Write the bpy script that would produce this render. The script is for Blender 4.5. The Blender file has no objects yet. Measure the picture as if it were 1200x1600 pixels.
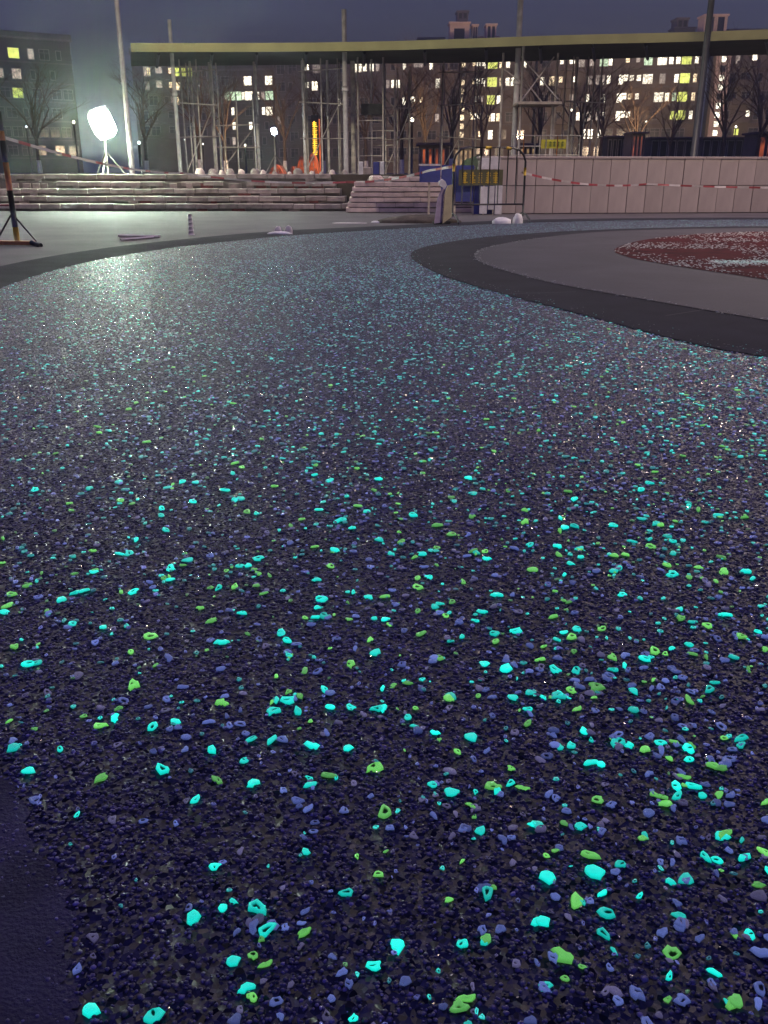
import bpy, bmesh, math, random
import numpy as np
from mathutils import Vector, Matrix
R = math.radians
rnd = random.Random(7)
rng = np.random.default_rng(11)
sc = bpy.context.scene
COL = sc.collection

# ---------------------------------------------------------------- camera, sky, exposure
F, CAM_H = 1400.0, 0.80
TH = math.atan(530 / F)
cam_d = bpy.data.cameras.new('camera'); cam = bpy.data.objects.new('camera', cam_d); COL.objects.link(cam)
cam_d.sensor_fit = 'VERTICAL'; cam_d.sensor_height = 36; cam_d.lens = F / 1600 * 36
cam_d.clip_start = 0.05; cam_d.clip_end = 2000
cam.location = (0, 0, CAM_H); cam.rotation_euler = (R(90) - TH, 0, 0)
sc.camera = cam
sc.view_settings.view_transform = 'Standard'; sc.view_settings.look = 'None'
sc.view_settings.exposure = 0; sc.view_settings.gamma = 1; sc.view_settings.use_curve_mapping = False

w = bpy.data.worlds.new('World'); sc.world = w; w.use_nodes = True
nt = w.node_tree; nt.nodes.clear()
out = nt.nodes.new('ShaderNodeOutputWorld'); bg = nt.nodes.new('ShaderNodeBackground')
tc = nt.nodes.new('ShaderNodeTexCoord'); sx = nt.nodes.new('ShaderNodeSeparateXYZ')
nt.links.new(tc.outputs['Generated'], sx.inputs[0])
cr = nt.nodes.new('ShaderNodeValToRGB')
e = cr.color_ramp.elements
e[0].position = 0.0; e[0].color = (.029, .023, .028, 1)
e[1].position = 1.0; e[1].color = (.060, .054, .34, 1)
m1 = e.new(.10); m1.color = (.029, .029, .044, 1)
m2 = e.new(.20); m2.color = (.033, .039, .080, 1)
nz = nt.nodes.new('ShaderNodeTexNoise'); nz.inputs['Scale'].default_value = 2.2; nz.inputs['Detail'].default_value = 4
nt.links.new(tc.outputs['Generated'], nz.inputs['Vector'])
ad = nt.nodes.new('ShaderNodeMath'); ad.operation = 'MULTIPLY_ADD'; ad.inputs[1].default_value = .14; ad.inputs[2].default_value = -.07
nt.links.new(nz.outputs['Fac'], ad.inputs[0])
a2 = nt.nodes.new('ShaderNodeMath'); a2.operation = 'ADD'
nt.links.new(sx.outputs['Z'], a2.inputs[0]); nt.links.new(ad.outputs[0], a2.inputs[1])
nt.links.new(a2.outputs[0], cr.inputs['Fac']); nt.links.new(cr.outputs[0], bg.inputs['Color'])
bg.inputs['Strength'].default_value = 1.6
nt.links.new(bg.outputs[0], out.inputs['Surface'])
try:
    sc.cycles.use_denoising = True; sc.cycles.sample_clamp_indirect = 4; sc.cycles.max_bounces = 6
    sc.cycles.volume_bounces = 0
except Exception: pass

# ---------------------------------------------------------------- helpers
def ray(px, py):
    x = (px - 600) / F; v = (800 - py) / F
    return Vector((x, math.cos(TH) + v * math.sin(TH), -math.sin(TH) + v * math.cos(TH)))
def G(px, py, z=0.0):
    d = ray(px, py); t = (z - CAM_H) / d.z
    return (d.x * t, d.y * t)
def P(px, py, Y):
    d = ray(px, py); t = Y / d.y
    return Vector((d.x * t, Y, CAM_H + d.z * t))

class MB:
    """collects primitives into one mesh"""
    def __init__(s): s.v = []; s.f = []
    def add(s, v, f):
        o = len(s.v); s.v += [tuple(p) for p in v]; s.f += [tuple(i + o for i in q) for q in f]; return s
    def box(s, x0, x1, y0, y1, z0, z1, M=None):
        v = [Vector(p) for p in ((x0,y0,z0),(x1,y0,z0),(x1,y1,z0),(x0,y1,z0),(x0,y0,z1),(x1,y0,z1),(x1,y1,z1),(x0,y1,z1))]
        if M: v = [M @ p for p in v]
        return s.add(v, [(0,3,2,1),(4,5,6,7),(0,1,5,4),(1,2,6,5),(2,3,7,6),(3,0,4,7)])
    def bev(s, x0, x1, y0, y1, z0, z1, b=.01, M=None):
        # box with chamfered top edges
        v = [(x0,y0,z0),(x1,y0,z0),(x1,y1,z0),(x0,y1,z0),(x0,y0,z1-b),(x1,y0,z1-b),(x1,y1,z1-b),(x0,y1,z1-b),
             (x0+b,y0+b,z1),(x1-b,y0+b,z1),(x1-b,y1-b,z1),(x0+b,y1-b,z1)]
        v = [Vector(p) for p in v]
        if M: v = [M @ p for p in v]
        return s.add(v, [(0,3,2,1),(8,9,10,11),(0,1,5,4),(1,2,6,5),(2,3,7,6),(3,0,4,7),(4,5,9,8),(5,6,10,9),(6,7,11,10),(7,4,8,11)])
    def tube(s, pts, r, n=8, cap=True):
        pts = [Vector(p) for p in pts]; rs = r if isinstance(r, (list, tuple)) else [r] * len(pts)
        o = len(s.v); up = None
        for i, p in enumerate(pts):
            d = (pts[min(i + 1, len(pts) - 1)] - pts[max(i - 1, 0)]).normalized()
            a = Vector((0, 0, 1)) if abs(d.z) < .9 else Vector((1, 0, 0))
            if up is not None: a = up
            u = d.cross(a).normalized(); w_ = d.cross(u).normalized(); up = u.cross(d).normalized() if False else a
            for k in range(n):
                t = 2 * math.pi * k / n
                s.v.append(tuple(p + (u * math.cos(t) + w_ * math.sin(t)) * rs[i]))
        for i in range(len(pts) - 1):
            for k in range(n):
                a, b = o + i * n + k, o + i * n + (k + 1) % n
                s.f.append((a, b, b + n, a + n))
        if cap:
            s.f.append(tuple(o + k for k in range(n)))
            s.f.append(tuple(o + (len(pts) - 1) * n + n - 1 - k for k in range(n)))
        return s
    def build(s, name, m, parent=None, smooth=False, loc=None):
        me = bpy.data.meshes.new(name); me.from_pydata(s.v, [], s.f); me.update()
        if smooth: me.polygons.foreach_set('use_smooth', [True] * len(me.polygons))
        return link(name, me, m, parent, loc)
def link(name, me, m=None, parent=None, loc=None):
    o = bpy.data.objects.new(name, me); COL.objects.link(o)
    if m is not None and not me.materials: me.materials.append(m)
    if parent: o.parent = parent
    if loc is not None: o.location = loc
    return o
def empty(name, loc=(0, 0, 0), rz=0):
    o = bpy.data.objects.new(name, None); COL.objects.link(o); o.location = loc; o.rotation_euler.z = rz
    o.empty_display_size = .1; return o
def tag(o, label, cat, group=None):
    o['label'] = label; o['category'] = cat
    if group: o['group'] = group
    return o
def kids(o): return [c for c in bpy.data.objects if c.parent == o]
def copy_tree(o, parent=None):
    c = o.copy(); COL.objects.link(c)
    if parent: c.parent = parent
    for k in kids(o): copy_tree(k, c)
    return c

def mat(name, col, rough=.8, var=.25, scale=6, bump=0, bscale=60, metal=0, emit=None, es=0, col2=None, spec=.5, stretch=None):
    m = bpy.data.materials.new(name); m.use_nodes = True; n = m.node_tree; b = n.nodes['Principled BSDF']
    b.inputs['Roughness'].default_value = rough; b.inputs['Metallic'].default_value = metal
    b.inputs['Specular IOR Level'].default_value = spec
    tc = n.nodes.new('ShaderNodeTexCoord'); mp = n.nodes.new('ShaderNodeMapping')
    if stretch: mp.inputs['Scale'].default_value = stretch
    n.links.new(tc.outputs['Object'], mp.inputs[0])
    nz = n.nodes.new('ShaderNodeTexNoise'); nz.inputs['Scale'].default_value = scale; nz.inputs['Detail'].default_value = 6
    n.links.new(mp.outputs[0], nz.inputs['Vector'])
    mx = n.nodes.new('ShaderNodeMix'); mx.data_type = 'RGBA'
    c2 = col2 or tuple(c * (1 - var) for c in col)
    c1 = col if col2 else tuple(min(1, c * (1 + var)) for c in col)
    mx.inputs[6].default_value = (*c2, 1); mx.inputs[7].default_value = (*c1, 1)
    rp = n.nodes.new('ShaderNodeMapRange'); rp.inputs[1].default_value = .3; rp.inputs[2].default_value = .7
    n.links.new(nz.outputs['Fac'], rp.inputs[0]); n.links.new(rp.outputs[0], mx.inputs[0])
    oi = n.nodes.new('ShaderNodeObjectInfo'); hs = n.nodes.new('ShaderNodeHueSaturation')
    mr = n.nodes.new('ShaderNodeMapRange'); mr.inputs[3].default_value = 1 - var * .6; mr.inputs[4].default_value = 1 + var * .6
    n.links.new(oi.outputs['Random'], mr.inputs[0]); n.links.new(mr.outputs[0], hs.inputs['Value'])
    n.links.new(mx.outputs[2], hs.inputs['Color']); n.links.new(hs.outputs[0], b.inputs['Base Color'])
    if bump:
        n2 = n.nodes.new('ShaderNodeTexNoise'); n2.inputs['Scale'].default_value = bscale; n2.inputs['Detail'].default_value = 5
        n.links.new(tc.outputs['Object'], n2.inputs['Vector'])
        bp = n.nodes.new('ShaderNodeBump'); bp.inputs['Strength'].default_value = bump; bp.inputs['Distance'].default_value = .01
        n.links.new(n2.outputs['Fac'], bp.inputs['Height']); n.links.new(bp.outputs[0], b.inputs['Normal'])
    if emit:
        b.inputs['Emission Color'].default_value = (*emit, 1); b.inputs['Emission Strength'].default_value = es
    return m
def glow_mat(name, col, s, scale=3.0, lo=.45, hi=1.1):
    """a lit window or sign: emission that varies a little over the surface and from piece to piece"""
    m = bpy.data.materials.new(name); m.use_nodes = True; n = m.node_tree; b = n.nodes['Principled BSDF']
    b.inputs['Base Color'].default_value = (.1, .1, .1, 1); b.inputs['Roughness'].default_value = .4
    b.inputs['Emission Color'].default_value = (*col, 1)
    tc = n.nodes.new('ShaderNodeTexCoord'); nz = n.nodes.new('ShaderNodeTexNoise'); nz.inputs['Scale'].default_value = scale
    n.links.new(tc.outputs['Object'], nz.inputs['Vector'])
    mr = n.nodes.new('ShaderNodeMapRange'); mr.inputs[1].default_value = .35; mr.inputs[2].default_value = .65
    mr.inputs[3].default_value = lo * s; mr.inputs[4].default_value = hi * s
    oi = n.nodes.new('ShaderNodeObjectInfo'); m2 = n.nodes.new('ShaderNodeMapRange'); m2.inputs[3].default_value = .55; m2.inputs[4].default_value = 1.25
    mu = n.nodes.new('ShaderNodeMath'); mu.operation = 'MULTIPLY'
    n.links.new(nz.outputs['Fac'], mr.inputs[0]); n.links.new(oi.outputs['Random'], m2.inputs[0])
    n.links.new(mr.outputs[0], mu.inputs[0]); n.links.new(m2.outputs[0], mu.inputs[1]); n.links.new(mu.outputs[0], b.inputs['Emission Strength'])
    return m
def glitter(m, scale, k, k2=.0, rough=.3):
    """every cell of the aggregate faces its own way"""
    n = m.node_tree; b = n.nodes['Principled BSDF']; b.inputs['Roughness'].default_value = rough
    tc = n.nodes.new('ShaderNodeTexCoord'); vo = n.nodes.new('ShaderNodeTexVoronoi'); vo.inputs['Scale'].default_value = scale
    n.links.new(tc.outputs['Object'], vo.inputs['Vector'])
    s = n.nodes.new('ShaderNodeVectorMath'); s.operation = 'SUBTRACT'; s.inputs[1].default_value = (.5, .5, .5)
    n.links.new(vo.outputs['Color'], s.inputs[0])
    sc_ = n.nodes.new('ShaderNodeVectorMath'); sc_.operation = 'SCALE'; sc_.inputs['Scale'].default_value = k
    n.links.new(s.outputs[0], sc_.inputs[0])
    g = n.nodes.new('ShaderNodeNewGeometry'); a = n.nodes.new('ShaderNodeVectorMath'); a.operation = 'ADD'
    n.links.new(g.outputs['Normal'], a.inputs[0]); n.links.new(sc_.outputs[0], a.inputs[1])
    no = n.nodes.new('ShaderNodeVectorMath'); no.operation = 'NORMALIZE'; n.links.new(a.outputs[0], no.inputs[0])
    n.links.new(no.outputs[0], b.inputs['Normal'])
    return vo

def crom(pts, closed=True, k=6):
    out = []; n = len(pts)
    for i in range(n if closed else n - 1):
        g = (lambda j: pts[j % n]) if closed else (lambda j: pts[max(0, min(n - 1, j))])
        p0, p1, p2, p3 = g(i - 1), g(i), g(i + 1), g(i + 2)
        for t in range(k):
            u = t / k
            out.append(tuple(.5 * (2 * p1[c] + (p2[c] - p0[c]) * u + (2 * p0[c] - 5 * p1[c] + 4 * p2[c] - p3[c]) * u * u
                             + (3 * p1[c] - p0[c] - 3 * p2[c] + p3[c]) * u ** 3) for c in range(2)))
    if not closed: out.append(tuple(pts[-1]))
    return out
def sheet(name, loop, z, m, thick=.0, kind='structure', parent=None):
    bm = bmesh.new(); vs = [bm.verts.new((x, y, z)) for x, y in loop]
    f = bm.faces.new(vs); f.normal_update()
    if f.normal.z < 0: f.normal_flip()
    if thick:
        r = bmesh.ops.extrude_face_region(bm, geom=[f])
        for v in [g for g in r['geom'] if isinstance(g, bmesh.types.BMVert)]: v.co.z -= 0
        for v in vs: v.co.z -= thick
    bmesh.ops.triangulate(bm, faces=bm.faces[:]); bmesh.ops.recalc_face_normals(bm, faces=bm.faces[:])
    me = bpy.data.meshes.new(name); bm.to_mesh(me); bm.free()
    o = link(name, me, m, parent)
    if kind and not parent: o['kind'] = kind
    return o
def inside(loop, X, Y):
    L = np.array(loop); r = np.zeros(X.shape, bool); j = len(L) - 1
    for i in range(len(L)):
        xi, yi = L[i]; xj, yj = L[j]
        c = ((yi > Y) != (yj > Y)) & (X < (xj - xi) * (Y - yi) / (yj - yi + 1e-12) + xi)
        r ^= c; j = i
    return r

# ---------------------------------------------------------------- materials
M = {}
M['paving'] = mat('worn_concrete', (.072, .060, .064), .85, .28, 1.3, .25, 90)
M['plateau'] = mat('bare_soil', (.08, .065, .05), .9, .3, 1.5, .6, 12)
M['band'] = mat('dark_rubber', (.020, .018, .024), .95, .3, 3, .3, 220, spec=.2)
M['inner'] = mat('grey_resin', (.036, .030, .038), .8, .3, 1.6, .3, 160)
M['red'] = mat('red_rubber', (.055, .006, .008), .95, .45, 4, .5, 120, spec=.15)
M['path'] = mat('resin_bound_aggregate', (.026, .023, .050), .4, .5, 90, 0, spec=.42)
M['pole'] = mat('galvanised_steel', (.52, .48, .44), .55, .2, 8)
M['mastgrey'] = mat('weathered_steel', (.24, .20, .21), .6, .2, 8)
M['darkpole'] = mat('dark_painted_steel', (.06, .06, .06), .45, .2, 8, metal=.4)
M['scaf'] = mat('scaffold_tube', (.50, .44, .38), .6, .35, 5)
M['fascia'] = mat('yellowish_fascia', (.33, .31, .13), .6, .15, 1.5)
M['soffit'] = mat('canopy_soffit', (.075, .07, .058), .8, .25, 1.2)
M['stone'] = mat('grey_stone', (.32, .26, .24), .8, .4, 5, .4, 40)
M['redbrick'] = mat('red_brick', (.16, .05, .045), .85, .3, 9, .4, 60)
M['tan'] = mat('tan_stone', (.66, .52, .47), .8, .2, 5, .4, 40)
M['panel'] = mat('wall_cladding', (.40, .325, .305), .6, .12, 2.2, .12, 30, stretch=(2, 2, .6))
M['joint'] = mat('joint_mortar', (.17, .14, .13), .9, .2, 8)
M['iron'] = mat('black_iron', (.018, .016, .018), .4, .2, 20)
M['yellow'] = mat('yellow_paint', (.55, .36, .03), .5, .2, 12)
M['orange'] = mat('orange_paint', (.40, .14, .04), .55, .3, 12)
M['blue'] = mat('blue_hoarding', (.05, .06, .25), .6, .2, 4)
M['white'] = mat('white_plastic', (.65, .62, .62), .5, .15, 9)
M['purple'] = mat('lilac_plastic', (.34, .27, .38), .5, .2, 7)
M['cream'] = mat('pale_yellow_plastic', (.50, .43, .26), .5, .15, 7)
M['redtape'] = mat('red_tape', (.34, .06, .07), .5, .2, 9)
M['whitetape'] = mat('white_tape', (.52, .46, .45), .5, .12, 9)
M['dirt'] = mat('dark_soil', (.07, .055, .045), .95, .4, 9, .8, 30)
M['bark'] = mat('bark', (.10, .075, .05), .9, .35, 14, .6, 30)
M['twig'] = mat('winter_twigs', (.13, .088, .055), .9, .3, 5)
M['lime'] = mat('limewashed_bark', (.62, .60, .55), .9, .2, 14, .5, 30)
M['facade'] = mat('brown_render', (.145, .11, .075), .85, .18, .5)
M['facade2'] = mat('grey_render', (.10, .082, .07), .85, .18, .5)
M['facade3'] = mat('dark_render', (.06, .057, .054), .85, .18, .5)
M['rooftop'] = mat('cream_render', (.68, .50, .38), .8, .15, .6)
M['slab'] = mat('roof_slab', (.14, .12, .11), .9, .2, 1)
M['frame'] = mat('window_frame', (.30, .27, .24), .6, .2, 5)
M['glass'] = mat('unlit_glass', (.02, .02, .024), .12, .3, .3)
M['w_white'] = glow_mat('lit_window_white', (1, .90, .70), 4.2, 4.0, .12, 1.2)
M['w_warm'] = glow_mat('lit_window_warm', (1, .76, .46), 2.6, 4.0, .12, 1.2)
M['w_dim'] = glow_mat('lit_window_dim', (.9, .72, .6), .8)
M['w_yellow'] = glow_mat('lit_window_greenish_yellow', (.80, .86, .16), 2.0)
M['w_green'] = glow_mat('lit_window_pale_green', (.72, .95, .62), 1.7)
M['flood'] = glow_mat('floodlight_glass', (.78, 1.0, .78), 620, lo=1, hi=1)
M['flood2'] = glow_mat('cold_lamp_glass', (.72, .88, 1.0), 260, lo=1, hi=1)
M['bulb'] = glow_mat('street_bulb', (1, .90, .70), 5, lo=1, hi=1)
M['coldbulb'] = glow_mat('cold_street_bulb', (.85, .95, 1), 5, lo=1, hi=1)
M['neon'] = glow_mat('yellow_neon', (1, .55, .04), 2.6)
M['neonred'] = glow_mat('orange_neon', (1, .16, .03), 1.2)
M['bannerlit'] = mat('yellow_banner_cloth', (.62, .56, .05), .7, .12, 5)
M['print'] = mat('dark_green_print', (.10, .14, .03), .7, .2, 9)
M['tent'] = glow_mat('lit_orange_tarpaulin', (1, .17, .03), .6, 2.6, .1, 1.2)
M['shopglow'] = glow_mat('lit_shopfront', (1, .62, .28), .8, 1.4, .1, 1.3)
M['shopred'] = glow_mat('lit_red_shopfront', (1, .20, .06), .5, 1.4, .1, 1.2)
M['wood'] = mat('pale_timber', (.50, .42, .33), .7, .2, 12)
M['hedge'] = mat('dark_hedge_leaves', (.04, .06, .025), .8, .4, 6)

# ---------------------------------------------------------------- ground
PATH = crom([(6.94,17.0),(4.56,16.77),(2.14,15.75),(0,13.95),(-1.31,12.55),(-2.23,10.85),(-2.70,9.4),(-2.86,8.0),(-2.78,6.4),(-2.55,4.5),(-2.2,2.0),
             (-1.4,-1),(0.6,-3.4),(4,-4.6),(8.8,-3.6),(12.4,1),(13.2,8),(11.6,13.6),(9.2,16.3)])
BAND = crom([(7.33,17.9),(4.82,17.7),(2.34,16.95),(0,15.05),(-1.55,13.75),(-2.62,11.9),(-3.25,10.2),(-3.5,8.4),(-3.4,6.3),(-3.1,4.3),(-2.75,1.9),
             (-1.9,-1.4),(0.3,-4),(4,-5.2),(9.1,-4.2),(13,0.8),(13.8,8.2),(12.1,14),(9.6,17.0)])
OUT = crom([(1.76,4.08),(1.52,4.44),(1.14,5.5),(.80,6.44),(.50,7.46),(.33,8.53),(.27,9.4),(.38,10.3),(.78,11.34),(1.5,12.45),(2.79,13.62),(4.42,14.42),(6.04,14.76),
            (7.7,14.4),(8.9,12.8),(9.4,10),(9,7),(7.5,4.6),(5.6,3.3),(4,2.9),(2.9,3.05),(2.2,3.5)])
INN = crom([(2.30,4.95),(2.12,5.25),(1.75,5.98),(1.35,6.8),(1.10,7.6),(.94,8.4),(.90,9.2),(1.06,10.19),(1.56,11.3),(2.35,12.5),(3.3,13.45),(4.8,14.05),(6.0,14.15),
            (7.4,13.6),(8.3,12.3),(8.75,10),(8.4,7.3),(7.1,5.2),(5.4,4.0),(4.1,3.65),(3.1,3.9)])
REDL = crom([(2.50,10.1),(2.42,9.2),(2.56,8.45),(2.82,7.7),(3.1,7.0),(3.8,6.3),(4.8,6.0),(6,6.4),(7,7.8),(7.3,10),(6.9,12),(6.2,13.0),(5.4,13.25),(4.7,13.0),(3.9,12.4),(3.1,11.4)])
g = MB()
g.v = [(-900,-60,0),(900,-60,0),(900,22.3,0),(-900,22.3,0)]; g.f = [(0,1,2,3)]
o = g.build('pavement', M['paving']); o['kind'] = 'structure'
# expansion joints of the pavement (recessed strips read as dark lines)
plat = MB().box(-900, 900, 22.31, 1500, -.5, .765).build('raised_ground', M['plateau']); plat['kind'] = 'structure'
sheet('path_edging', BAND, .004, M['band'])
path = sheet('luminous_path', PATH, .008, M['path'])
vo = glitter(M['path'], 150, 1.5, rough=.5)
# colour of single grains
n = M['path'].node_tree; b = n.nodes['Principled BSDF']
hs = n.nodes.new('ShaderNodeHueSaturation'); bc = b.inputs['Base Color'].links[0].from_socket
sp = n.nodes.new('ShaderNodeSeparateColor'); n.links.new(vo.outputs['Color'], sp.inputs[0])
mr = n.nodes.new('ShaderNodeMapRange'); mr.inputs[3].default_value = .5; mr.inputs[4].default_value = 1.4
n.links.new(sp.outputs[2], mr.inputs[0]); n.links.new(mr.outputs[0], hs.inputs['Value']); n.links.new(bc, hs.inputs['Color'])
n.links.new(hs.outputs[0], b.inputs['Base Color'])
sheet('island_edging', OUT, .014, M['band'])
sheet('island_floor', INN, .018, M['inner'])
def scuff(m, light, amt, sc1=1.1, sc2=7):
    n = m.node_tree; b = n.nodes['Principled BSDF']; src = b.inputs['Base Color'].links[0].from_socket
    tc = n.nodes.new('ShaderNodeTexCoord'); fac = None
    for sc_, lo, hi in ((sc1, .48, .72), (sc2, .42, .75), (55, .35, .8)):
        q = n.nodes.new('ShaderNodeTexNoise'); q.inputs['Scale'].default_value = sc_; q.inputs['Detail'].default_value = 8; q.inputs['Roughness'].default_value = .7; q.inputs['Distortion'].default_value = .8
        n.links.new(tc.outputs['Object'], q.inputs['Vector'])
        r_ = n.nodes.new('ShaderNodeMapRange'); r_.inputs[1].default_value = lo; r_.inputs[2].default_value = hi; n.links.new(q.outputs['Fac'], r_.inputs[0])
        if fac is None: fac = r_.outputs[0]
        else:
            mu = n.nodes.new('ShaderNodeMath'); mu.operation = 'MULTIPLY_ADD' if sc_ < 50 else 'MULTIPLY'; n.links.new(fac, mu.inputs[0]); n.links.new(r_.outputs[0], mu.inputs[1])
            if sc_ < 50: mu.inputs[2].default_value = .12
            fac = mu.outputs[0]
    ml = n.nodes.new('ShaderNodeMath'); ml.operation = 'MULTIPLY'; ml.inputs[1].default_value = amt; n.links.new(fac, ml.inputs[0])
    mx = n.nodes.new('ShaderNodeMix'); mx.data_type = 'RGBA'; n.links.new(ml.outputs[0], mx.inputs[0]); n.links.new(src, mx.inputs[6]); mx.inputs[7].default_value = (*light, 1)
    n.links.new(mx.outputs[2], b.inputs['Base Color'])
scuff(M['band'], (.09, .08, .09), .5); scuff(M['inner'], (.15, .13, .14), .7); scuff(M['paving'], (.18, .15, .15), .55); scuff(M['panel'], (.16, .13, .12), .5, 2.2, 9)
scuff(M['stone'], (.10, .08, .075), .9, 3, 14); scuff(M['tan'], (.22, .17, .15), .8, 3, 14)
# laid seams across the dark band
for (pa, pb) in (((775, 463), (900, 459)), ((1040, 497), (1135, 482))):
    a_, b_ = Vector(G(*pa)), Vector(G(*pb)); d_ = (b_ - a_).normalized(); nn_ = Vector((-d_.y, d_.x)) * .006
    q = MB(); q.add([(*(a_ - nn_), .0148), (*(b_ - nn_), .0148), (*(b_ + nn_), .0148), (*(a_ + nn_), .0148)], [(0, 1, 2, 3)]); q.build('laid_seam', M['inner'], bpy.data.objects['island_edging'])
isl = sheet('red_play_surface', REDL, .022, M['red'])
patch_px = [(-140,1190),(-60,1195),(0,1212),(32,1255),(52,1325),(72,1345),(96,1385),(112,1440),(104,1520),(122,1590),(128,1700),(60,1800),(-200,1800),(-260,1500)]
patch_loop = crom([G(*p) for p in patch_px], k=9)
patch_loop = [(x + .006 * math.sin(i * .9) + .004 * math.sin(i * 2.3 + 1), y + .005 * math.sin(i * 1.3 + 2)) for i, (x, y) in enumerate(patch_loop)]
M['patch'] = mat('smooth_mortar', (.044, .036, .062), .8, .55, 9, .5, 190)
sheet('mortar_patch', patch_loop, .0094, M['patch'])

# ---------------------------------------------------------------- many small solids in one mesh
def scatter_mesh(name, tv, tf, variant, pos, size, rot, colr, m, parent, hmul=None):
    """tv: list of template vertex arrays (same count), tf: faces; all vectorised"""
    T = np.array(tv)                      # V,n,4 (x,y,z,shade)
    N = len(pos); nv = T.shape[1]
    A = T[variant]                        # N,n,4
    c, s = np.cos(rot)[:, None], np.sin(rot)[:, None]
    x = A[..., 0] * size[:, None]; y = A[..., 1] * size[:, None]; z = A[..., 2] * size[:, None]
    if hmul is not None: z = z * hmul[:, None]
    V = np.stack([x * c - y * s + pos[:, 0:1], x * s + y * c + pos[:, 1:2], z + pos[:, 2:3]], -1).reshape(-1, 3)
    Fa = np.array(tf); Fs = (Fa[None] + (np.arange(N) * nv)[:, None, None]).reshape(-1, 3)
    me = bpy.data.meshes.new(name)
    me.vertices.add(len(V)); me.vertices.foreach_set('co', V.astype(np.float32).ravel())
    me.loops.add(len(Fs) * 3); me.loops.foreach_set('vertex_index', Fs.astype(np.int32).ravel())
    me.polygons.add(len(Fs)); me.polygons.foreach_set('loop_start', np.arange(0, len(Fs) * 3, 3, dtype=np.int32))
    me.polygons.foreach_set('use_smooth', np.ones(len(Fs), bool))
    me.update(calc_edges=True)
    at = me.color_attributes.new('tint', 'FLOAT_COLOR', 'POINT')
    C = np.repeat(colr[:, None, :], nv, 1).copy(); C[..., :3] *= A[..., 3:4]
    at.data.foreach_set('color', C.astype(np.float32).ravel())
    o = link(name, me, m, parent); o['kind'] = 'stuff'; return o

def vnoise(X, Y, s, seed):
    r = np.random.default_rng(seed); g = r.random((64, 64))
    x = X / s + 20; y = Y / s + 20; xi = np.floor(x).astype(int); yi = np.floor(y).astype(int); fx = x - xi; fy = y - yi
    fx = fx * fx * (3 - 2 * fx); fy = fy * fy * (3 - 2 * fy)
    q = lambda i, j: g[i % 64, j % 64]
    return (q(xi, yi) * (1 - fx) + q(xi + 1, yi) * fx) * (1 - fy) + (q(xi, yi + 1) * (1 - fx) + q(xi + 1, yi + 1) * fx) * fy
# dark aggregate grains close to the camera
ph = (1 + 5 ** .5) / 2
ico = np.array([(-1,ph,0),(1,ph,0),(-1,-ph,0),(1,-ph,0),(0,-1,ph),(0,1,ph),(0,-1,-ph),(0,1,-ph),(ph,0,-1),(ph,0,1),(-ph,0,-1),(-ph,0,1)], float)
ico /= np.linalg.norm(ico[0])
icof = [(0,11,5),(0,5,1),(0,1,7),(0,7,10),(0,10,11),(1,5,9),(5,11,4),(11,10,2),(10,7,6),(7,1,8),(3,9,4),(3,4,2),(3,2,6),(3,6,8),(3,8,9),(4,9,5),(2,4,11),(6,2,10),(8,6,7),(9,8,1)]
ang = math.atan2(1, ph); ca, sa = math.cos(ang), math.sin(ang)
icor = ico.copy(); icor[:, 1] = ico[:, 1] * ca - ico[:, 2] * sa; icor[:, 2] = ico[:, 1] * sa + ico[:, 2] * ca
keep = [f for f in icof if not all(icor[i, 2] < -.3 for i in f)]
gt = []
for k in range(14):
    v = icor * (1 + rng.uniform(-.28, .28, (12, 1))) * np.array([rng.uniform(.75, 1.35), rng.uniform(.7, 1.1), rng.uniform(.26, .48)])
    gt.append(np.hstack([v * .5, np.ones((12, 1))]))
def fr(n, y0, y1, pw=1.0):
    u = rng.random(n); Y = (y0 ** 2 + (y1 ** 2 - y0 ** 2) * u) ** .5
    return Y
NG = 96000
Y = fr(NG, .50, 2.9); X = (rng.random(NG) * 2 - 1) * (.40 * Y + .14)
wx = (vnoise(X, Y, .05, 31) - .4) * .10 + np.abs(rng.normal(0, .035, NG))
ok = ~inside(patch_loop, X + .01 + wx, Y) & (rng.random(NG) < np.clip((2.9 - Y) / 1.4, 0, 1)); X, Y = X[ok], Y[ok]; NG = len(X)
size = rng.uniform(.0034, .0072, NG) * rng.choice([1, 1, 1.25, .8], NG)
def grain_colour(X, Y):
    n_ = len(X); val = rng.uniform(.4, 1.4, n_) ** 1.3
    val *= .62 + .5 * vnoise(X, Y, .26, 21) + .35 * vnoise(X, Y, .05, 22)
    return np.array([.062, .050, .118])[None] * val[:, None]
base = grain_colour(X, Y)
pale = rng.random(NG) < .10; base[pale] = base[pale] * 1.9 + np.array([.006, .004, .008])
M['grain'] = bpy.data.materials.new('dark_grain'); M['grain'].use_nodes = True
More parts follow.
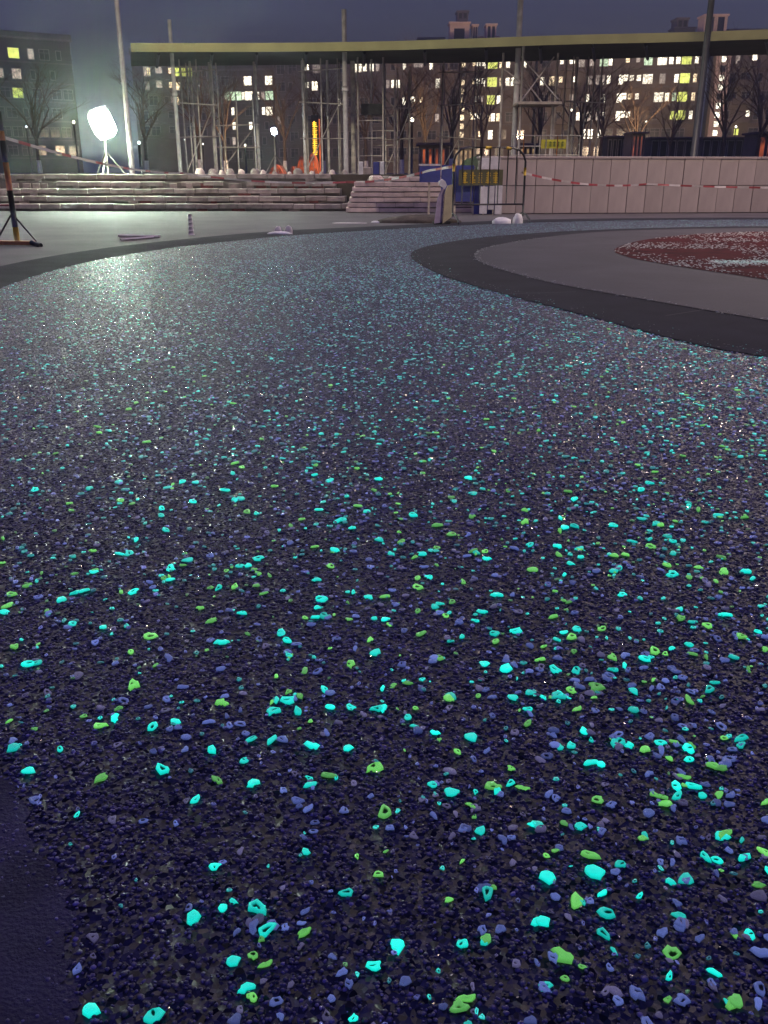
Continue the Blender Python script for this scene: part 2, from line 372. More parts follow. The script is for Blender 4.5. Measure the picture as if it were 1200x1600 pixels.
def attr_mat(m, rough, glow=False, gs=1.0):
    n = m.node_tree; b = n.nodes['Principled BSDF']; b.inputs['Roughness'].default_value = rough
    a = n.nodes.new('ShaderNodeVertexColor'); a.layer_name = 'tint'
    if not glow: n.links.new(a.outputs['Color'], b.inputs['Base Color']); return b, a
    # glowing stone: pigment gives off light; alpha holds how charged the stone is
    oi = n.nodes.new('ShaderNodeObjectInfo'); mr = n.nodes.new('ShaderNodeMapRange')
    mr.inputs[3].default_value = .5 if glow == 'single' else 1; mr.inputs[4].default_value = 1.3 if glow == 'single' else 1
    n.links.new(oi.outputs['Random'], mr.inputs[0])
    mu = n.nodes.new('ShaderNodeMath'); mu.operation = 'MULTIPLY'
    n.links.new(mr.outputs[0], mu.inputs[0]); n.links.new(a.outputs['Alpha'], mu.inputs[1])
    tc = n.nodes.new('ShaderNodeTexCoord'); nz = n.nodes.new('ShaderNodeTexNoise'); nz.inputs['Scale'].default_value = 420; nz.inputs['Detail'].default_value = 3
    n.links.new(tc.outputs['Object'], nz.inputs['Vector'])
    m3 = n.nodes.new('ShaderNodeMapRange'); m3.inputs[1].default_value = .38; m3.inputs[2].default_value = .55; m3.inputs[3].default_value = .42 * gs; m3.inputs[4].default_value = 1.05 * gs
    n.links.new(nz.outputs['Fac'], m3.inputs[0])
    m4 = n.nodes.new('ShaderNodeMath'); m4.operation = 'MULTIPLY'; n.links.new(mu.outputs[0], m4.inputs[0]); n.links.new(m3.outputs[0], m4.inputs[1])
    n.links.new(a.outputs['Color'], b.inputs['Emission Color']); n.links.new(m4.outputs[0], b.inputs['Emission Strength'])
    hs = n.nodes.new('ShaderNodeHueSaturation'); hs.inputs['Saturation'].default_value = .55; hs.inputs['Value'].default_value = .6
    n.links.new(a.outputs['Color'], hs.inputs['Color']); n.links.new(hs.outputs[0], b.inputs['Base Color'])
    bp = n.nodes.new('ShaderNodeBump'); bp.inputs['Strength'].default_value = .8; bp.inputs['Distance'].default_value = .002; n.links.new(nz.outputs['Fac'], bp.inputs['Height']); n.links.new(bp.outputs[0], b.inputs['Normal'])
    return b, a
b, a = attr_mat(M['grain'], .42)
b.inputs['Coat Weight'].default_value = .45; b.inputs['Coat Roughness'].default_value = .3
n = M['grain'].node_tree
tc = n.nodes.new('ShaderNodeTexCoord'); vn = n.nodes.new('ShaderNodeTexVoronoi'); vn.inputs['Scale'].default_value = 120
n.links.new(tc.outputs['Object'], vn.inputs['Vector']); sp = n.nodes.new('ShaderNodeSeparateColor'); n.links.new(vn.outputs['Color'], sp.inputs[0])
mr = n.nodes.new('ShaderNodeMapRange'); mr.inputs[3].default_value = .10; mr.inputs[4].default_value = .7
n.links.new(sp.outputs[0], mr.inputs[0]); n.links.new(mr.outputs[0], b.inputs['Roughness'])
scatter_mesh('aggregate_grains', gt, keep, rng.integers(0, 14, NG), np.stack([X, Y, np.full(NG, .0085)], 1) + np.stack([X*0, Y*0, rng.uniform(-.0012, .0012, NG)], 1),
             size, rng.uniform(0, 6.28, NG), np.hstack([base, np.ones((NG, 1))]), M['grain'], path)

# simpler grains farther off, thinning out where the eye no longer tells them apart
pv = []
for k in range(10):
    r_ = np.random.default_rng(k); a = np.arange(4) * math.pi / 2 + r_.uniform(-.4, .4, 4); q = r_.uniform(.38, .66, 4)
    pv.append(np.vstack([np.stack([np.cos(a) * q, np.sin(a) * q, np.full(4, -.05), np.ones(4)], 1), [[r_.uniform(-.2, .2), r_.uniform(-.2, .2), r_.uniform(.04, .22), 1]]]))
NM = 200000
Y = fr(NM, 1.6, 7.0); X = (rng.random(NM) * 2 - 1) * (.45 * Y + .1)
ok = inside(PATH, X, Y) & ~inside(OUT, X, Y) & (rng.random(NM) < np.clip((7.0 - Y) / 4.0, 0, 1)) & (rng.random(NM) < np.clip((Y - 1.6) / 1.3, .0, 1)); X, Y = X[ok], Y[ok]; NM = len(X)
base = grain_colour(X, Y) * .8
scatter_mesh('far_aggregate_grains', pv, [(0,1,4),(1,2,4),(2,3,4),(3,0,4)], rng.integers(0, 10, NM), np.stack([X, Y, np.full(NM, .0085)], 1),
             rng.uniform(.006, .0125, NM) * (1 + .08 * np.clip(Y - 4, 0, 6)), rng.uniform(0, 6.28, NM), np.hstack([base, np.ones((NM, 1))]), M['grain'], path)
bpy.data.objects['far_aggregate_grains'].data.polygons.foreach_set('use_smooth', [False] * len(bpy.data.objects['far_aggregate_grains'].data.polygons))
# tiny mirror flakes added to make the lamps sparkle on the path
NF = 34000
Y = fr(NF, .5, 10.5); X = (rng.random(NF) * 2 - 1) * (.44 * Y + .1); ok = inside(PATH, X, Y) & ~inside(OUT, X, Y) & ~inside(patch_loop, X, Y); X, Y = X[ok], Y[ok]; NF = len(X)
ft = []
for k in range(40):
    a = rng.uniform(0, 6.28); t_ = abs(rng.normal(0, .24)); c_ = np.array([[-.5, -.5, 0], [.5, -.5, 0], [.5, .5, 0], [-.5, .5, 0]])
    ax = np.array([[1, 0, 0], [0, math.cos(t_), -math.sin(t_)], [0, math.sin(t_), math.cos(t_)]]); ft.append(np.hstack([c_ @ ax.T, np.ones((4, 1))]))
mfl = bpy.data.materials.new('glint_flake'); mfl.use_nodes = True; bb = mfl.node_tree.nodes['Principled BSDF']
bb.inputs['Base Color'].default_value = (.5, .48, .48, 1); bb.inputs['Metallic'].default_value = 1; bb.inputs['Roughness'].default_value = .22
scatter_mesh('glint_flakes', ft, [(0,1,2),(0,2,3)], rng.integers(0, 40, NF), np.stack([X, Y, np.full(NF, .0125)], 1), rng.uniform(.0009, .0022, NF) * (1 + Y * .30), rng.uniform(0, 6.28, NF), np.ones((NF, 4)), mfl, path)

# glowing stones: irregular chips, many with a dark dimple
def chip(seg, hole, seed):
    r = np.random.default_rng(seed)
    a = np.arange(seg) * 2 * math.pi / seg + r.uniform(-.2, .2, seg)
    el = r.uniform(.45, 1.0); sk = r.uniform(-.35, .35)
    R_ = 1 + .20 * np.sin(2 * a + r.uniform(0, 6)) * r.random() + .24 * np.sin(3 * a + r.uniform(0, 6)) * r.random() + r.uniform(-.27, .22, seg)
    ring = lambda q, z, sh, dx=0, dy=0: np.stack([np.cos(a) * R_ * q * .5 + dx, (np.sin(a) * R_ * el + sk * np.cos(a)) * q * .5 + dy, np.full(seg, z), np.full(seg, sh)], 1)
    dx, dy = r.uniform(-.12, .12, 2)
    h = r.uniform(.13, .22)
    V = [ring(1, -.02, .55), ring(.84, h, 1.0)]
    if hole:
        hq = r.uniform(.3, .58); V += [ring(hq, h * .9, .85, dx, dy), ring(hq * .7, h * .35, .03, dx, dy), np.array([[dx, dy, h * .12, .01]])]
        an = r.uniform(0, 3.14); sq = r.uniform(.35, .95); ux, uy = math.cos(an), math.sin(an)
        for Q in V[2:4]:
            qx, qy = Q[:, 0] - dx, Q[:, 1] - dy; t_ = (qx * ux + qy * uy) * (sq - 1); Q[:, 0] += t_ * ux; Q[:, 1] += t_ * uy
    else: V += [np.array([[dx, dy, h * 1.12, r.uniform(.7, 1)]])]
    V = np.vstack(V); Fc = []
    nr = 4 if hole else 2
    for q in range(nr - 1):
        for k in range(seg):
            a0, b0 = q * seg + k, q * seg + (k + 1) % seg
            Fc += [(a0, b0, b0 + seg), (a0, b0 + seg, a0 + seg)]
    for k in range(seg): Fc.append(((nr - 1) * seg + k, (nr - 1) * seg + (k + 1) % seg, nr * seg))
    return V, Fc
TEAL, GREEN, BLUE, PALE = np.array([.0, .74, .60]), np.array([.16, .66, .10]), np.array([.13, .19, .56]), np.array([.22, .20, .40])
Y = np.concatenate([fr(8000, .5, 2.4), fr(38000, 2.4, 6.0), fr(370000, 6.0, 17.5)])
NS = len(Y); keepY = rng.random(NS) < np.interp(Y, [0, 2.4, 6, 6.001, 12, 17], [.92, .92, .60, .85, .6, .35]); Y = Y[keepY]; NS = len(Y)
X = (rng.random(NS) * 2 - 1) * (.45 * Y + .35 * np.clip(Y - 1, .3, 1))
ok = inside(PATH, X, Y) & ~inside(OUT, X, Y) & ~inside(patch_loop, X, Y)
# uneven sowing: clumps and bare places
dens = .35 + .45 * vnoise(X, Y, .22, 3) + .45 * vnoise(X, Y, .07, 4)
dens *= np.clip(.85 + .18 * (X / (.3 * Y + .1)), .6, 1.1)
dens *= np.where((Y < 1.1) & (X < -.16 - .06 * (Y - .66)), .25, 1)
ok &= rng.random(NS) < dens
X, Y = X[ok], Y[ok]; NS = len(X)
size = np.exp(rng.normal(math.log(.0096), .38, NS)); size = np.clip(size, .005, .0175)
far = np.clip((Y - 2.2) / 5, 0, 1)
u = rng.random(NS); mid_ = np.clip((Y - 1.5) / 2.5, 0, 1)
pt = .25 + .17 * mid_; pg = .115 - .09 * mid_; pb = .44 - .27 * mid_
kind = np.where(u < pt, 0, np.where(u < pt + pg, 1, np.where(u < pt + pg + pb, 2, 3)))
size *= np.where(kind == 0, 1.18, np.where(kind == 1, 1.22, .92))
bright = rng.random(NS) < (.52 - .14 * mid_) * np.clip(.88 + .25 * X / (.3 * Y + .2), .5, 1.15) * np.interp(Y, [0, 4, 8, 17], [1, 1, .4, .25])
charge = np.where(bright, rng.uniform(.7, 1.15, NS), rng.uniform(.10, .42, NS))
charge = np.where(kind == 0, charge * (1 - .3 * np.clip((Y - 4) / 5, 0, 1)), charge)
charge = np.where(kind < 2, charge, np.where(kind == 2, rng.uniform(.14, .80, NS), rng.uniform(.08, .40, NS)))
charge *= np.where((X > .8) & (Y > 11), .35, 1)
cols = np.array([TEAL, GREEN, BLUE, PALE])[kind] * rng.uniform(.8, 1.15, (NS, 1))
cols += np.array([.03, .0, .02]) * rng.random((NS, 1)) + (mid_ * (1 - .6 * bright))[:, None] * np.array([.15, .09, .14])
dist = np.sqrt(X ** 2 + Y ** 2 + CAM_H ** 2); px = size * 1400 / dist
single = np.zeros(NS, bool)
M['chip_one'] = bpy.data.materials.new('glowing_pigment'); M['chip_one'].use_nodes = True; attr_mat(M['chip_one'], .35, 'single', 1.0)
M['chip_many'] = bpy.data.materials.new('glowing_pigment_far'); M['chip_many'].use_nodes = True; attr_mat(M['chip_many'], .35, True, 1.0)
for kd, nm, base in ((0, 'turquoise_stone', TEAL), (1, 'green_stone', GREEN), (2, 'blue_stone', BLUE), (3, 'pale_stone', PALE)):
    idx = np.where((kind == kd) & (px > 8.5))[0]; idx = idx[np.argsort(-px[idx])][:290]
    meshes = []
    for v in range(16):
        V, Fc = chip(9, v % 9 in (0, 1, 3, 5, 7), 100 * kd + v)
        me = bpy.data.meshes.new(nm); me.from_pydata([tuple(p[:3]) for p in V], [], [tuple(f) for f in Fc]); me.update()
        me.polygons.foreach_set('use_smooth', [True] * len(me.polygons))
        at = me.color_attributes.new('tint', 'FLOAT_COLOR', 'POINT')
        jit = np.random.default_rng(v).uniform(.8, 1.15)
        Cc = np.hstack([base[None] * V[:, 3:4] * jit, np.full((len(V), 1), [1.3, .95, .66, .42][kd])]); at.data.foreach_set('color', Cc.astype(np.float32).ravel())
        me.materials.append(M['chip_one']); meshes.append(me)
    for i in idx:
        o = bpy.data.objects.new(nm, meshes[rng.integers(0, 16)]); COL.objects.link(o); o.parent = path
        o.location = (X[i], Y[i], float(rng.uniform(.0090, .0108))); s = size[i] * 1.12
        o.scale = (s, s, s); o.rotation_euler = (rng.normal(0, .12), rng.normal(0, .12), rng.uniform(0, 6.28))
    single[idx] = True
ch = [chip(6, v % 2 == 0, 900 + v) for v in range(24)]
hole = [c for c in ch if len(c[0]) == 25]; flat = [c for c in ch if len(c[0]) == 13]
rest = ~single; zz = np.interp(Y, [0, 1.6, 2.4, 6, 7, 20], [.0105, .0105, .0115, .0112, .0100, .009])
nearr = rest & (Y < 2.5); farr = rest & (Y >= 2.5) & (Y < 9); lastr = rest & (Y >= 9)
sm = [(np.vstack([c[0][:6], c[0][12:] * [1, 1, 1.1, 1]]), [(k, (k + 1) % 6, 6) for k in range(6)]) for c in flat]
for sel, tpl, nm in ((nearr, hole, 'stone_chips'), (farr, flat, 'distant_stone_chips'), (lastr, sm, 'farthest_stone_chips')):
    I = np.where(sel)[0]
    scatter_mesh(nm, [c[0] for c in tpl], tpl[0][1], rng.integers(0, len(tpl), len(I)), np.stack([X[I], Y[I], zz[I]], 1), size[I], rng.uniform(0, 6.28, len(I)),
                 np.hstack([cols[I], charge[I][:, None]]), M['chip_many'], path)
# pale chips strewn on the red surface, with one thicker turquoise streak
nr = 18500
X = np.concatenate([rng.uniform(2.3, 7.3, 16000), rng.uniform(3.05, 7, 2500)]); Y = np.concatenate([rng.uniform(6, 13.3, 16000), rng.normal(8.62, .11, 2500)])
streak = np.abs(Y - 8.62) < .22 * rng.random(nr)
dn = np.clip(vnoise(X * .45, Y, .5, 8) * 1.6 - .45, 0, 1)
ok = inside(REDL, X, Y) & ((rng.random(nr) < dn * 1.7) | (streak & (X > 3.1)))
X, Y, st = X[ok], Y[ok], streak[ok] & (X[ok] > 3.1); nr = len(X)
c3 = np.where(st[:, None], np.array([.40, .62, .56])[None], np.array([.46, .44, .42])[None]) * rng.uniform(.6, 1.1, (nr, 1))
scatter_mesh('loose_chips', [c[0] for c in flat], flat[0][1], rng.integers(0, len(flat), nr), np.stack([X, Y, np.full(nr, .023)], 1),
             rng.uniform(.012, .028, nr), rng.uniform(0, 6.28, nr), np.hstack([c3, np.where(st, .62, .40)[:, None]]), M['chip_many'], isl)
# turquoise chips spilled on the far bank of the path and pale crumbs along the inner kerb
k_ = 260; t = rng.random(k_) * .42; L = np.array(INN); ii = (t * len(L)).astype(int)
scatter_mesh('pale_crumbs', [c[0] for c in flat], flat[0][1], rng.integers(0, len(flat), k_), np.stack([L[ii, 0] + rng.normal(.02, .03, k_), L[ii, 1] + rng.normal(0, .03, k_), np.full(k_, .019)], 1),
             rng.uniform(.006, .02, k_), rng.uniform(0, 6.28, k_), np.hstack([np.full((k_, 3), .35), np.full((k_, 1), .12)]), M['chip_many'], isl)

k_ = 420; t = rng.random(k_) * .5 + .0; L = np.array(OUT); ii = (t * len(L)).astype(int) % len(L)
scatter_mesh('stray_chips', [c[0] for c in flat], flat[0][1], rng.integers(0, len(flat), k_), np.stack([L[ii, 0] + np.abs(rng.normal(0, .09, k_)), L[ii, 1] + rng.normal(0, .12, k_), np.full(k_, .0185)], 1),
             rng.uniform(.004, .011, k_), rng.uniform(0, 6.28, k_), np.hstack([np.where(rng.random((k_, 1)) < .12, TEAL[None], np.array([.2, .19, .2])[None]), np.full((k_, 1), .3)]), M['chip_many'], isl)
# ---------------------------------------------------------------- right-hand clad wall
wall = empty('clad_wall', (1.95, 19.55, 0), math.atan2(.6, 5.25)); tag(wall, 'low wall clad in two rows of pinkish grey stone panels, on the right', 'wall')
WL = 9.6
MB().box(0.02, WL, .03, .30, 0, 1.06).build('core', M['joint'], wall)
pm = [MB().bev(.006, .388, -.004, .028, .004, .534, .003).build('wall_panel', M['panel'], wall) for _ in range(1)][0]
k = 0
for row in range(2):
    for i in range(int((WL - .4) / .395)):
        o = pm if k == 0 else pm.copy()
        if k: COL.objects.link(o); o.parent = wall
        x0 = .0 + i * .395 + rnd.uniform(-.003, .003)
        o.location = (x0, rnd.uniform(-.004, .004), .01 + row * .545); o.rotation_euler = (rnd.uniform(-.004, .004), 0, rnd.uniform(-.006, .006)); k += 1
for i in range(8):
    MB().bev(i * 1.2, i * 1.2 + 1.19, -.03, .33, 1.075, 1.115, .006).build('coping', M['panel'], wall)
# ---------------------------------------------------------------- left-hand unfinished stone steps
steps = empty('stone_steps', (-8.9, 21.0, 0)); tag(steps, 'long unfinished flight of rough grey stone steps behind the path, on the left', 'steps')
Ws = 8.15
for r_ in range(5):
    y0 = r_ * .30; z0 = r_ * .155
    MB().box(-2.5, Ws - .12 * r_, y0 + .06, 1.9, z0 - (0 if r_ == 0 else 0), z0 + .146).build('step_core', M['joint'], steps) if r_ < 5 else None
    x = -2.4 - rnd.random() * .3
    while x < Ws - .12 * r_ - .2:
        l = rnd.uniform(.40, .72); x1 = min(x + l, Ws - .12 * r_)
        if not (r_ in (3,) and rnd.random() < .35):
            jz = rnd.uniform(-.010, .006); jy = rnd.uniform(-.03, .02)
            MB().bev(x + .012, x1 - .012, y0 + jy, y0 + .29, z0 + .055 + jz, z0 + .153 + jz, .012).build('stone_block', M['stone'], steps)
        x = x1
    x = -2.4
    while x < Ws - .12 * r_ - .3:          # short bricks packed under the slabs
        l = rnd.uniform(.12, .3)
        if rnd.random() < (.55 if r_ != 3 else .9) and (r_ in (1, 3) or rnd.random() < .3):
            MB().bev(x, x + l, y0 + .012, y0 + .2, z0 + .003, z0 + .052 + (.06 if r_ == 3 else 0), .006).build('brick', M['redbrick'] if (rnd.random() < .45 and x > 3.2) else M['stone'], steps)
        x += l + rnd.uniform(.04, .22)
ORD = 'first second third fourth fifth sixth seventh eighth ninth tenth eleventh twelfth thirteenth fourteenth'.split()
# ---------------------------------------------------------------- middle stack of tan slabs (steps seen from the side)
mid = empty('tan_steps', (-.86, 20.2, 0)); tag(mid, 'short tan stone steps with sloping left side, beside the blue hoarding', 'steps')
nl = 8
for i in range(nl):
    z0 = i * .104; xl = .045 + i * .035 + (0 if i < 6 else .75 * (i - 5)); xr = 3.22 - i * .155 if i > 1 else 3.3
    MB().box(xl + .03, xr - .03, .06, 1.6, z0, z0 + .10).build('core', M['stone'], mid)
    x = xl
    while x < xr - .1:
        x1 = min(x + rnd.uniform(.35, .8), xr)
        MB().bev(x + .004, x1 - .004, rnd.uniform(-.015, .015), .5, z0 + .010 + rnd.uniform(0, .01), z0 + .098 + rnd.uniform(-.006, .002), .008).build('stone_slab', M['tan'], mid)
        x = x1
    MB().box(xl - .01, xl + .035, .52, 1.55, z0 + .008, z0 + .098).build('side_slab', M['tan'], mid)
# rubble lying on top
for i in range(9):
    s = rnd.uniform(.05, .13); x = -.30 + i * .125; z = .635 if x < .75 else .835
    o = MB().bev(-s, s, -s * .6, s * .6, 0, s * .9, s * .25).build('rubble_stone', M['tan'] if i % 3 else M['stone'], None, loc=(x, 20.35 + rnd.uniform(0, .7), z))
    o.rotation_euler = (0, 0, rnd.random() * 3)
    tag(o, 'loose stone lump on top of the tan steps, %s from the left' % ORD[i], 'stone', 'loose stones on the tan steps')
# blue hoarding with yellow-brown banner
hb = empty('blue_hoarding', (1.02, 19.35, 0)); tag(hb, 'dark blue site hoarding behind the black crowd barrier', 'hoarding')
for (x0, x1, z0, z1) in ((-.30, .12, .62, .93), (.14, .42, .40, .95), (.44, .80, .25, .94), (.82, 1.28, .01, .56)):
    MB().box(x0, x1, 0, .04, z0, z1).build('board', M['blue'], hb)
MB().box(-.32, .12, -.012, .03, .934, .965).build('rail', M['white'], hb)
for x in (-.1, .43, .81): MB().box(x - .02, x + .02, .05, .09, 0, .93).build('post', M['wood'], hb)
ban = empty('site_banner', (1.55, 19.22, .56)); tag(ban, 'brown banner with yellow characters hanging across the blue hoarding', 'banner')
MB().box(-.05, .84, 0, .012, 0, .30).build('cloth', mat('brown_green_cloth', (.09, .085, .04), .8, .2, 5), ban)
for i in range(5):
    x = .02 + i * .155
    c = MB()
    for q in range(5): c.box(x + rnd.uniform(0, .03), x + rnd.uniform(.08, .12), -.006, -.001, .05 + q * .042, .05 + q * .042 + .022)
    c.box(x + .045, x + .072, -.0065, -.0015, .04, .26)
    c.build('character', M['yellow'], ban)
wp = empty('white_boards', (1.36 + .60, 19.2, 0)); tag(wp, 'pale boards standing against the end of the clad wall', 'boards')
for (x0, x1, z0, z1) in ((-.02, .14, .87, 1.08), (.16, .36, .87, 1.10), (-.02, .13, .02, .54), (.15, .27, .10, .55), (.29, .43, .01, .56)):
    MB().bev(x0, x1, 0, .03, z0, z1, .004).build('board', M['white'], wp)
for x in (.06, .26): MB().box(x - .015, x + .015, .031, .055, 0, 1.05).build('strut', M['wood'], wp)
# footing course between
MB().box(0, 0, 0, 0, 0, 0)

# ---------------------------------------------------------------- crowd barrier
bar = empty('crowd_barrier', (1.15, 15.85, 0), math.atan2(.35, 1.25)); tag(bar, 'black hooped steel crowd barrier with yellow bands, before the blue hoarding', 'barrier')
W_, H_ = 1.28, 1.19
fr_ = [(0, 0, .10)] + [(0, 0, z) for z in (.5, .98)] + [(.04, 0, 1.08), (.12, 0, 1.16), (.24, 0, H_)] + [(W_ - .24, 0, H_), (W_ - .12, 0, 1.16), (W_ - .04, 0, 1.08), (W_, 0, .98), (W_, 0, .5), (W_, 0, .10)]
MB().tube(fr_, .019, 8).build('frame', M['iron'], bar, True)
MB().tube([(0, 0, .30), (W_, 0, .30)], .014, 8).build('bottom_rail', M['iron'], bar, True)
for i in range(7):
    x = (i + 1) * W_ / 8
    MB().tube([(x, 0, .30), (x, 0, H_ - .01)], .0105, 6).build('upright', M['iron'], bar, True)
for i, x in enumerate((.0, W_)):
    pts = [(x, -.30, .012), (x + .01, -.26, .06), (x, -.16, .13), (x, 0, .16), (x, .16, .13), (x, .26, .06), (x, .30, .012)]
    MB().tube(pts, .017, 8).build('foot', M['iron'], bar, True)
for (p, q) in (((.55, 0, H_), (.66, 0, H_)), ((.92, 0, H_ - .002), (1.01, 0, H_ - .01)), ((W_, 0, .76), (W_, 0, .88)), ((0, 0, .82), (0, 0, .94))):
    MB().tube([p, q], .024, 8).build('reflective_band', M['yellow'], bar, True)
# wrapped sign board leaning on barrier's left post
sg = empty('folding_sign', (1.0, 15.55, 0), R(20)); tag(sg, 'lilac and pale yellow folding sign board wrapped in plastic, at the barrier\'s left end', 'sign')
sg.scale = (.82, 1, .84); sg.location.x = 1.03
def slab(pts, th, m, nm, par):
    b_ = MB(); n_ = len(pts)
    v = [(x, y, z) for x, y, z in pts] + [(x + th[0], y + th[1], z + th[2]) for x, y, z in pts]
    b_.add(v, [tuple(range(n_))[::-1], tuple(range(n_, 2 * n_))] + [(i, (i + 1) % n_, n_ + (i + 1) % n_, n_ + i) for i in range(n_)])
    return b_.build(nm, m, par)
slab([(-.26, .0, .02), (-.10, .02, .04), (-.02, .05, .70), (-.12, .03, .62), (-.20, .01, .48)], (.01, .03, 0), M['purple'], 'side_board', sg)
slab([(-.085, -.02, .02), (.10, -.02, .14), (.12, .0, .74), (.02, .0, .72), (-.04, -.01, .60)], (.0, .03, 0), M['cream'], 'front_board', sg)
slab([(-.17, -.03, .72), (-.06, -.03, .66), (-.02, -.03, .73), (-.06, -.03, .80), (-.12, -.03, .84), (-.19, -.03, .80)], (0, .03, 0), M['white'], 'wrapping', sg)
slab([(-.24, .07, .0), (.13, .07, .0), (.13, .07, .06), (-.24, .07, .06)], (0, .05, 0), M['iron'], 'base', sg)

def lump(name, m, loc, sx_, sy_, sz_, seed, n1=14, n2=6, rough=.25, parent=None):
    r = random.Random(seed); b_ = MB(); rows = []
    ph_ = [r.uniform(0, 6) for _ in range(4)]
    for j in range(n2):
        t = j / (n2 - 1); rr = math.cos(t * math.pi / 2) ** .8
        for i in range(n1):
            a = 2 * math.pi * i / n1; q = 1 + rough * (math.sin(2 * a + ph_[0]) + .6 * math.sin(3 * a + ph_[1]) + .4 * math.sin(5 * a + ph_[2] + j)) * .5 + r.uniform(-.08, .08)
            b_.v.append((math.cos(a) * rr * q * sx_, math.sin(a) * rr * q * sy_, max(0, math.sin(t * math.pi / 2) + r.uniform(-.12, .12) * (j > 0)) * sz_ if j else -.01))
    for j in range(n2 - 1):
        for i in range(n1):
            b_.f.append((j * n1 + i, j * n1 + (i + 1) % n1, (j + 1) * n1 + (i + 1) % n1, (j + 1) * n1 + i))
    b_.f.append(tuple((n2 - 1) * n1 + i for i in range(n1)))
    return b_.build(name, m, parent, True, loc)
tag(lump('soil_heap', M['dirt'], (.62, 16.2, 0), .62, .35, .12, 3, 22, 7), 'low heap of dark soil beside the folding sign board', 'soil heap')
tag(lump('plastic_bag', M['white'], (1.98, 15.75, .0), .17, .1, .10, 5), 'white plastic bag on the ground, left one under the barrier', 'bag')
tag(lump('plastic_bag', M['white'], (2.24, 15.75, .0), .08, .09, .16, 8), 'tall crumpled white bag beside the barrier\'s right foot', 'bag')
tag(lump('paper_sheet', M['whitetape'], (-.62, 15.95, .0), .27, .10, .012, 9, rough=.5), 'flat white sheet lying on the pavement beyond the path', 'sheet')
tag(lump('paper_scrap', M['white'], (-.14, 16.1, .0), .09, .05, .03, 10, rough=.5), 'small white scrap between the flat sheet and soil heap', 'scrap')
bgx = G(440, 366); tag(lump('rag_bundle', M['white'], (bgx[0] - .02, bgx[1], .008), .14, .07, .03, 12, rough=.6), 'crumpled white paper flat on the path\'s far edge', 'paper')
tag(lump('plastic_cup', M['whitetape'], (bgx[0] - .06, bgx[1] + .12, .008), .05, .04, .09, 13, rough=.2), 'small pale cup lying behind crumpled white paper, left', 'cup')
tag(lump('plastic_cup', M['whitetape'], (bgx[0] + .09, bgx[1] + .12, .008), .055, .04, .10, 14, rough=.2), 'small pale cup lying behind crumpled white paper, right', 'cup')
# two white laths, bottle
for i, (a_, b_) in enumerate((((185, 370), (250, 372)), ((189, 377), (240, 373)))):
    p0, p1 = G(*a_), G(*b_)
    o = MB().tube([(p0[0], p0[1], .018), (p1[0], p1[1], .018)], .016, 4).build('white_lath', M['whitetape'])
    tag(o, ('rear' if i == 0 else 'front') + ' one of two white laths lying by the path edging', 'lath', 'white laths by the path edging')
bx_, by_ = G(299, 367)
bt = MB(); 
for i in range(5):
    z = i * .055; bt.tube([(0, 0, z), (0, 0, z + .05)], [.045 - .004 * i, .032 - .003 * i], 10)
o = bt.build('cup_stack', M['whitetape'], None, True, (bx_, by_, 0)); tag(o, 'small ribbed white plastic post standing on the pavement', 'marker post')

# ---------------------------------------------------------------- left striped post with base
lp_x, lp_y = G(28, 384)
lp = empty('barricade_post', (lp_x, lp_y, 0), R(-8)); tag(lp, 'black and orange barricade post on a splayed base, at the left edge', 'barricade')
zs = [(0.0, .15, 'yellow'), (.15, .55, 'iron'), (.55, .85, 'orange'), (.85, 1.08, 'iron'), (1.08, 1.18, 'orange'), (1.18, 1.38, 'iron')]
tilt = -.01
for z0, z1, mm in zs:
    MB().tube([(tilt * z0, 0, z0 + .06), (tilt * z1, 0, z1 + .06)], .033, 10).build('post_section', M[mm], lp, True)
MB().box(-.30, .20, -.06, .06, .012, .055).build('base_plate', M['orange'], lp)
MB().tube([(.20, -.05, .04), (.36, -.14, .015)], .028, 8).build('foot', M['iron'], lp, True)
MB().tube([(-.30, -.05, .04), (-.46, -.14, .015)], .028, 8).build('foot', M['iron'], lp, True)
MB().tube([(-.26, .0, .05), (-.02, 0, .36)], .010, 6).build('brace', M['iron'], lp, True)
MB().tube([(.24, .0, .05), (-.02, 0, .36)], .010, 6).build('brace', M['iron'], lp, True)
MB().tube([(-.80, .02, .45), (-.02, 0, .45)], .012, 6).build('cross_rail', M['redtape'], lp, True)
# second barricade rail going left out of the frame
MB().tube([(-.80, .02, .0), (-.80, .02, 1.5)], .03, 8).build('end_post', M['iron'], lp, True)

# ---------------------------------------------------------------- red and white tape strung between posts
tape = empty('caution_tape', (0, 0, 0)); tag(tape, 'red and white caution tape strung across the scene behind the path', 'tape')
def strip(a, b_, sag, cols, nseg, h=.045):
    a, b_ = Vector(a), Vector(b_); pts = []
    for i in range(nseg + 1):
        t = i / nseg; p = a.lerp(b_, t); p.z -= sag * 4 * t * (1 - t); pts.append(p)
    for i in range(nseg):
        p, q = pts[i], pts[i + 1]; tw = math.sin(i * 1.3) * .012
        m_ = MB(); m_.add([(p.x, p.y, p.z), (q.x, q.y, q.z), (q.x, q.y + tw, q.z + h), (p.x, p.y + tw * .6, p.z + h),
                           (p.x, p.y + .002, p.z), (q.x, q.y + .002, q.z), (q.x, q.y + tw + .002, q.z + h), (p.x, p.y + tw * .6 + .002, p.z + h)],
                          [(0,1,2,3),(7,6,5,4),(0,4,5,1),(3,2,6,7),(1,5,6,2),(0,3,7,4)])
        m_.build('tape_length', M[cols[i % len(cols)]], tape)
a0 = Vector((lp_x + .03, lp_y, 1.15)); a1 = P(287, 272, 20.6)
strip(a0, a1, .10, ['whitetape', 'redtape', 'whitetape', 'whitetape'], 26, .035)
strip(a1, P(541, 286, 20.4), .08, ['whitetape', 'whitetape', 'redtape'], 12, .035)
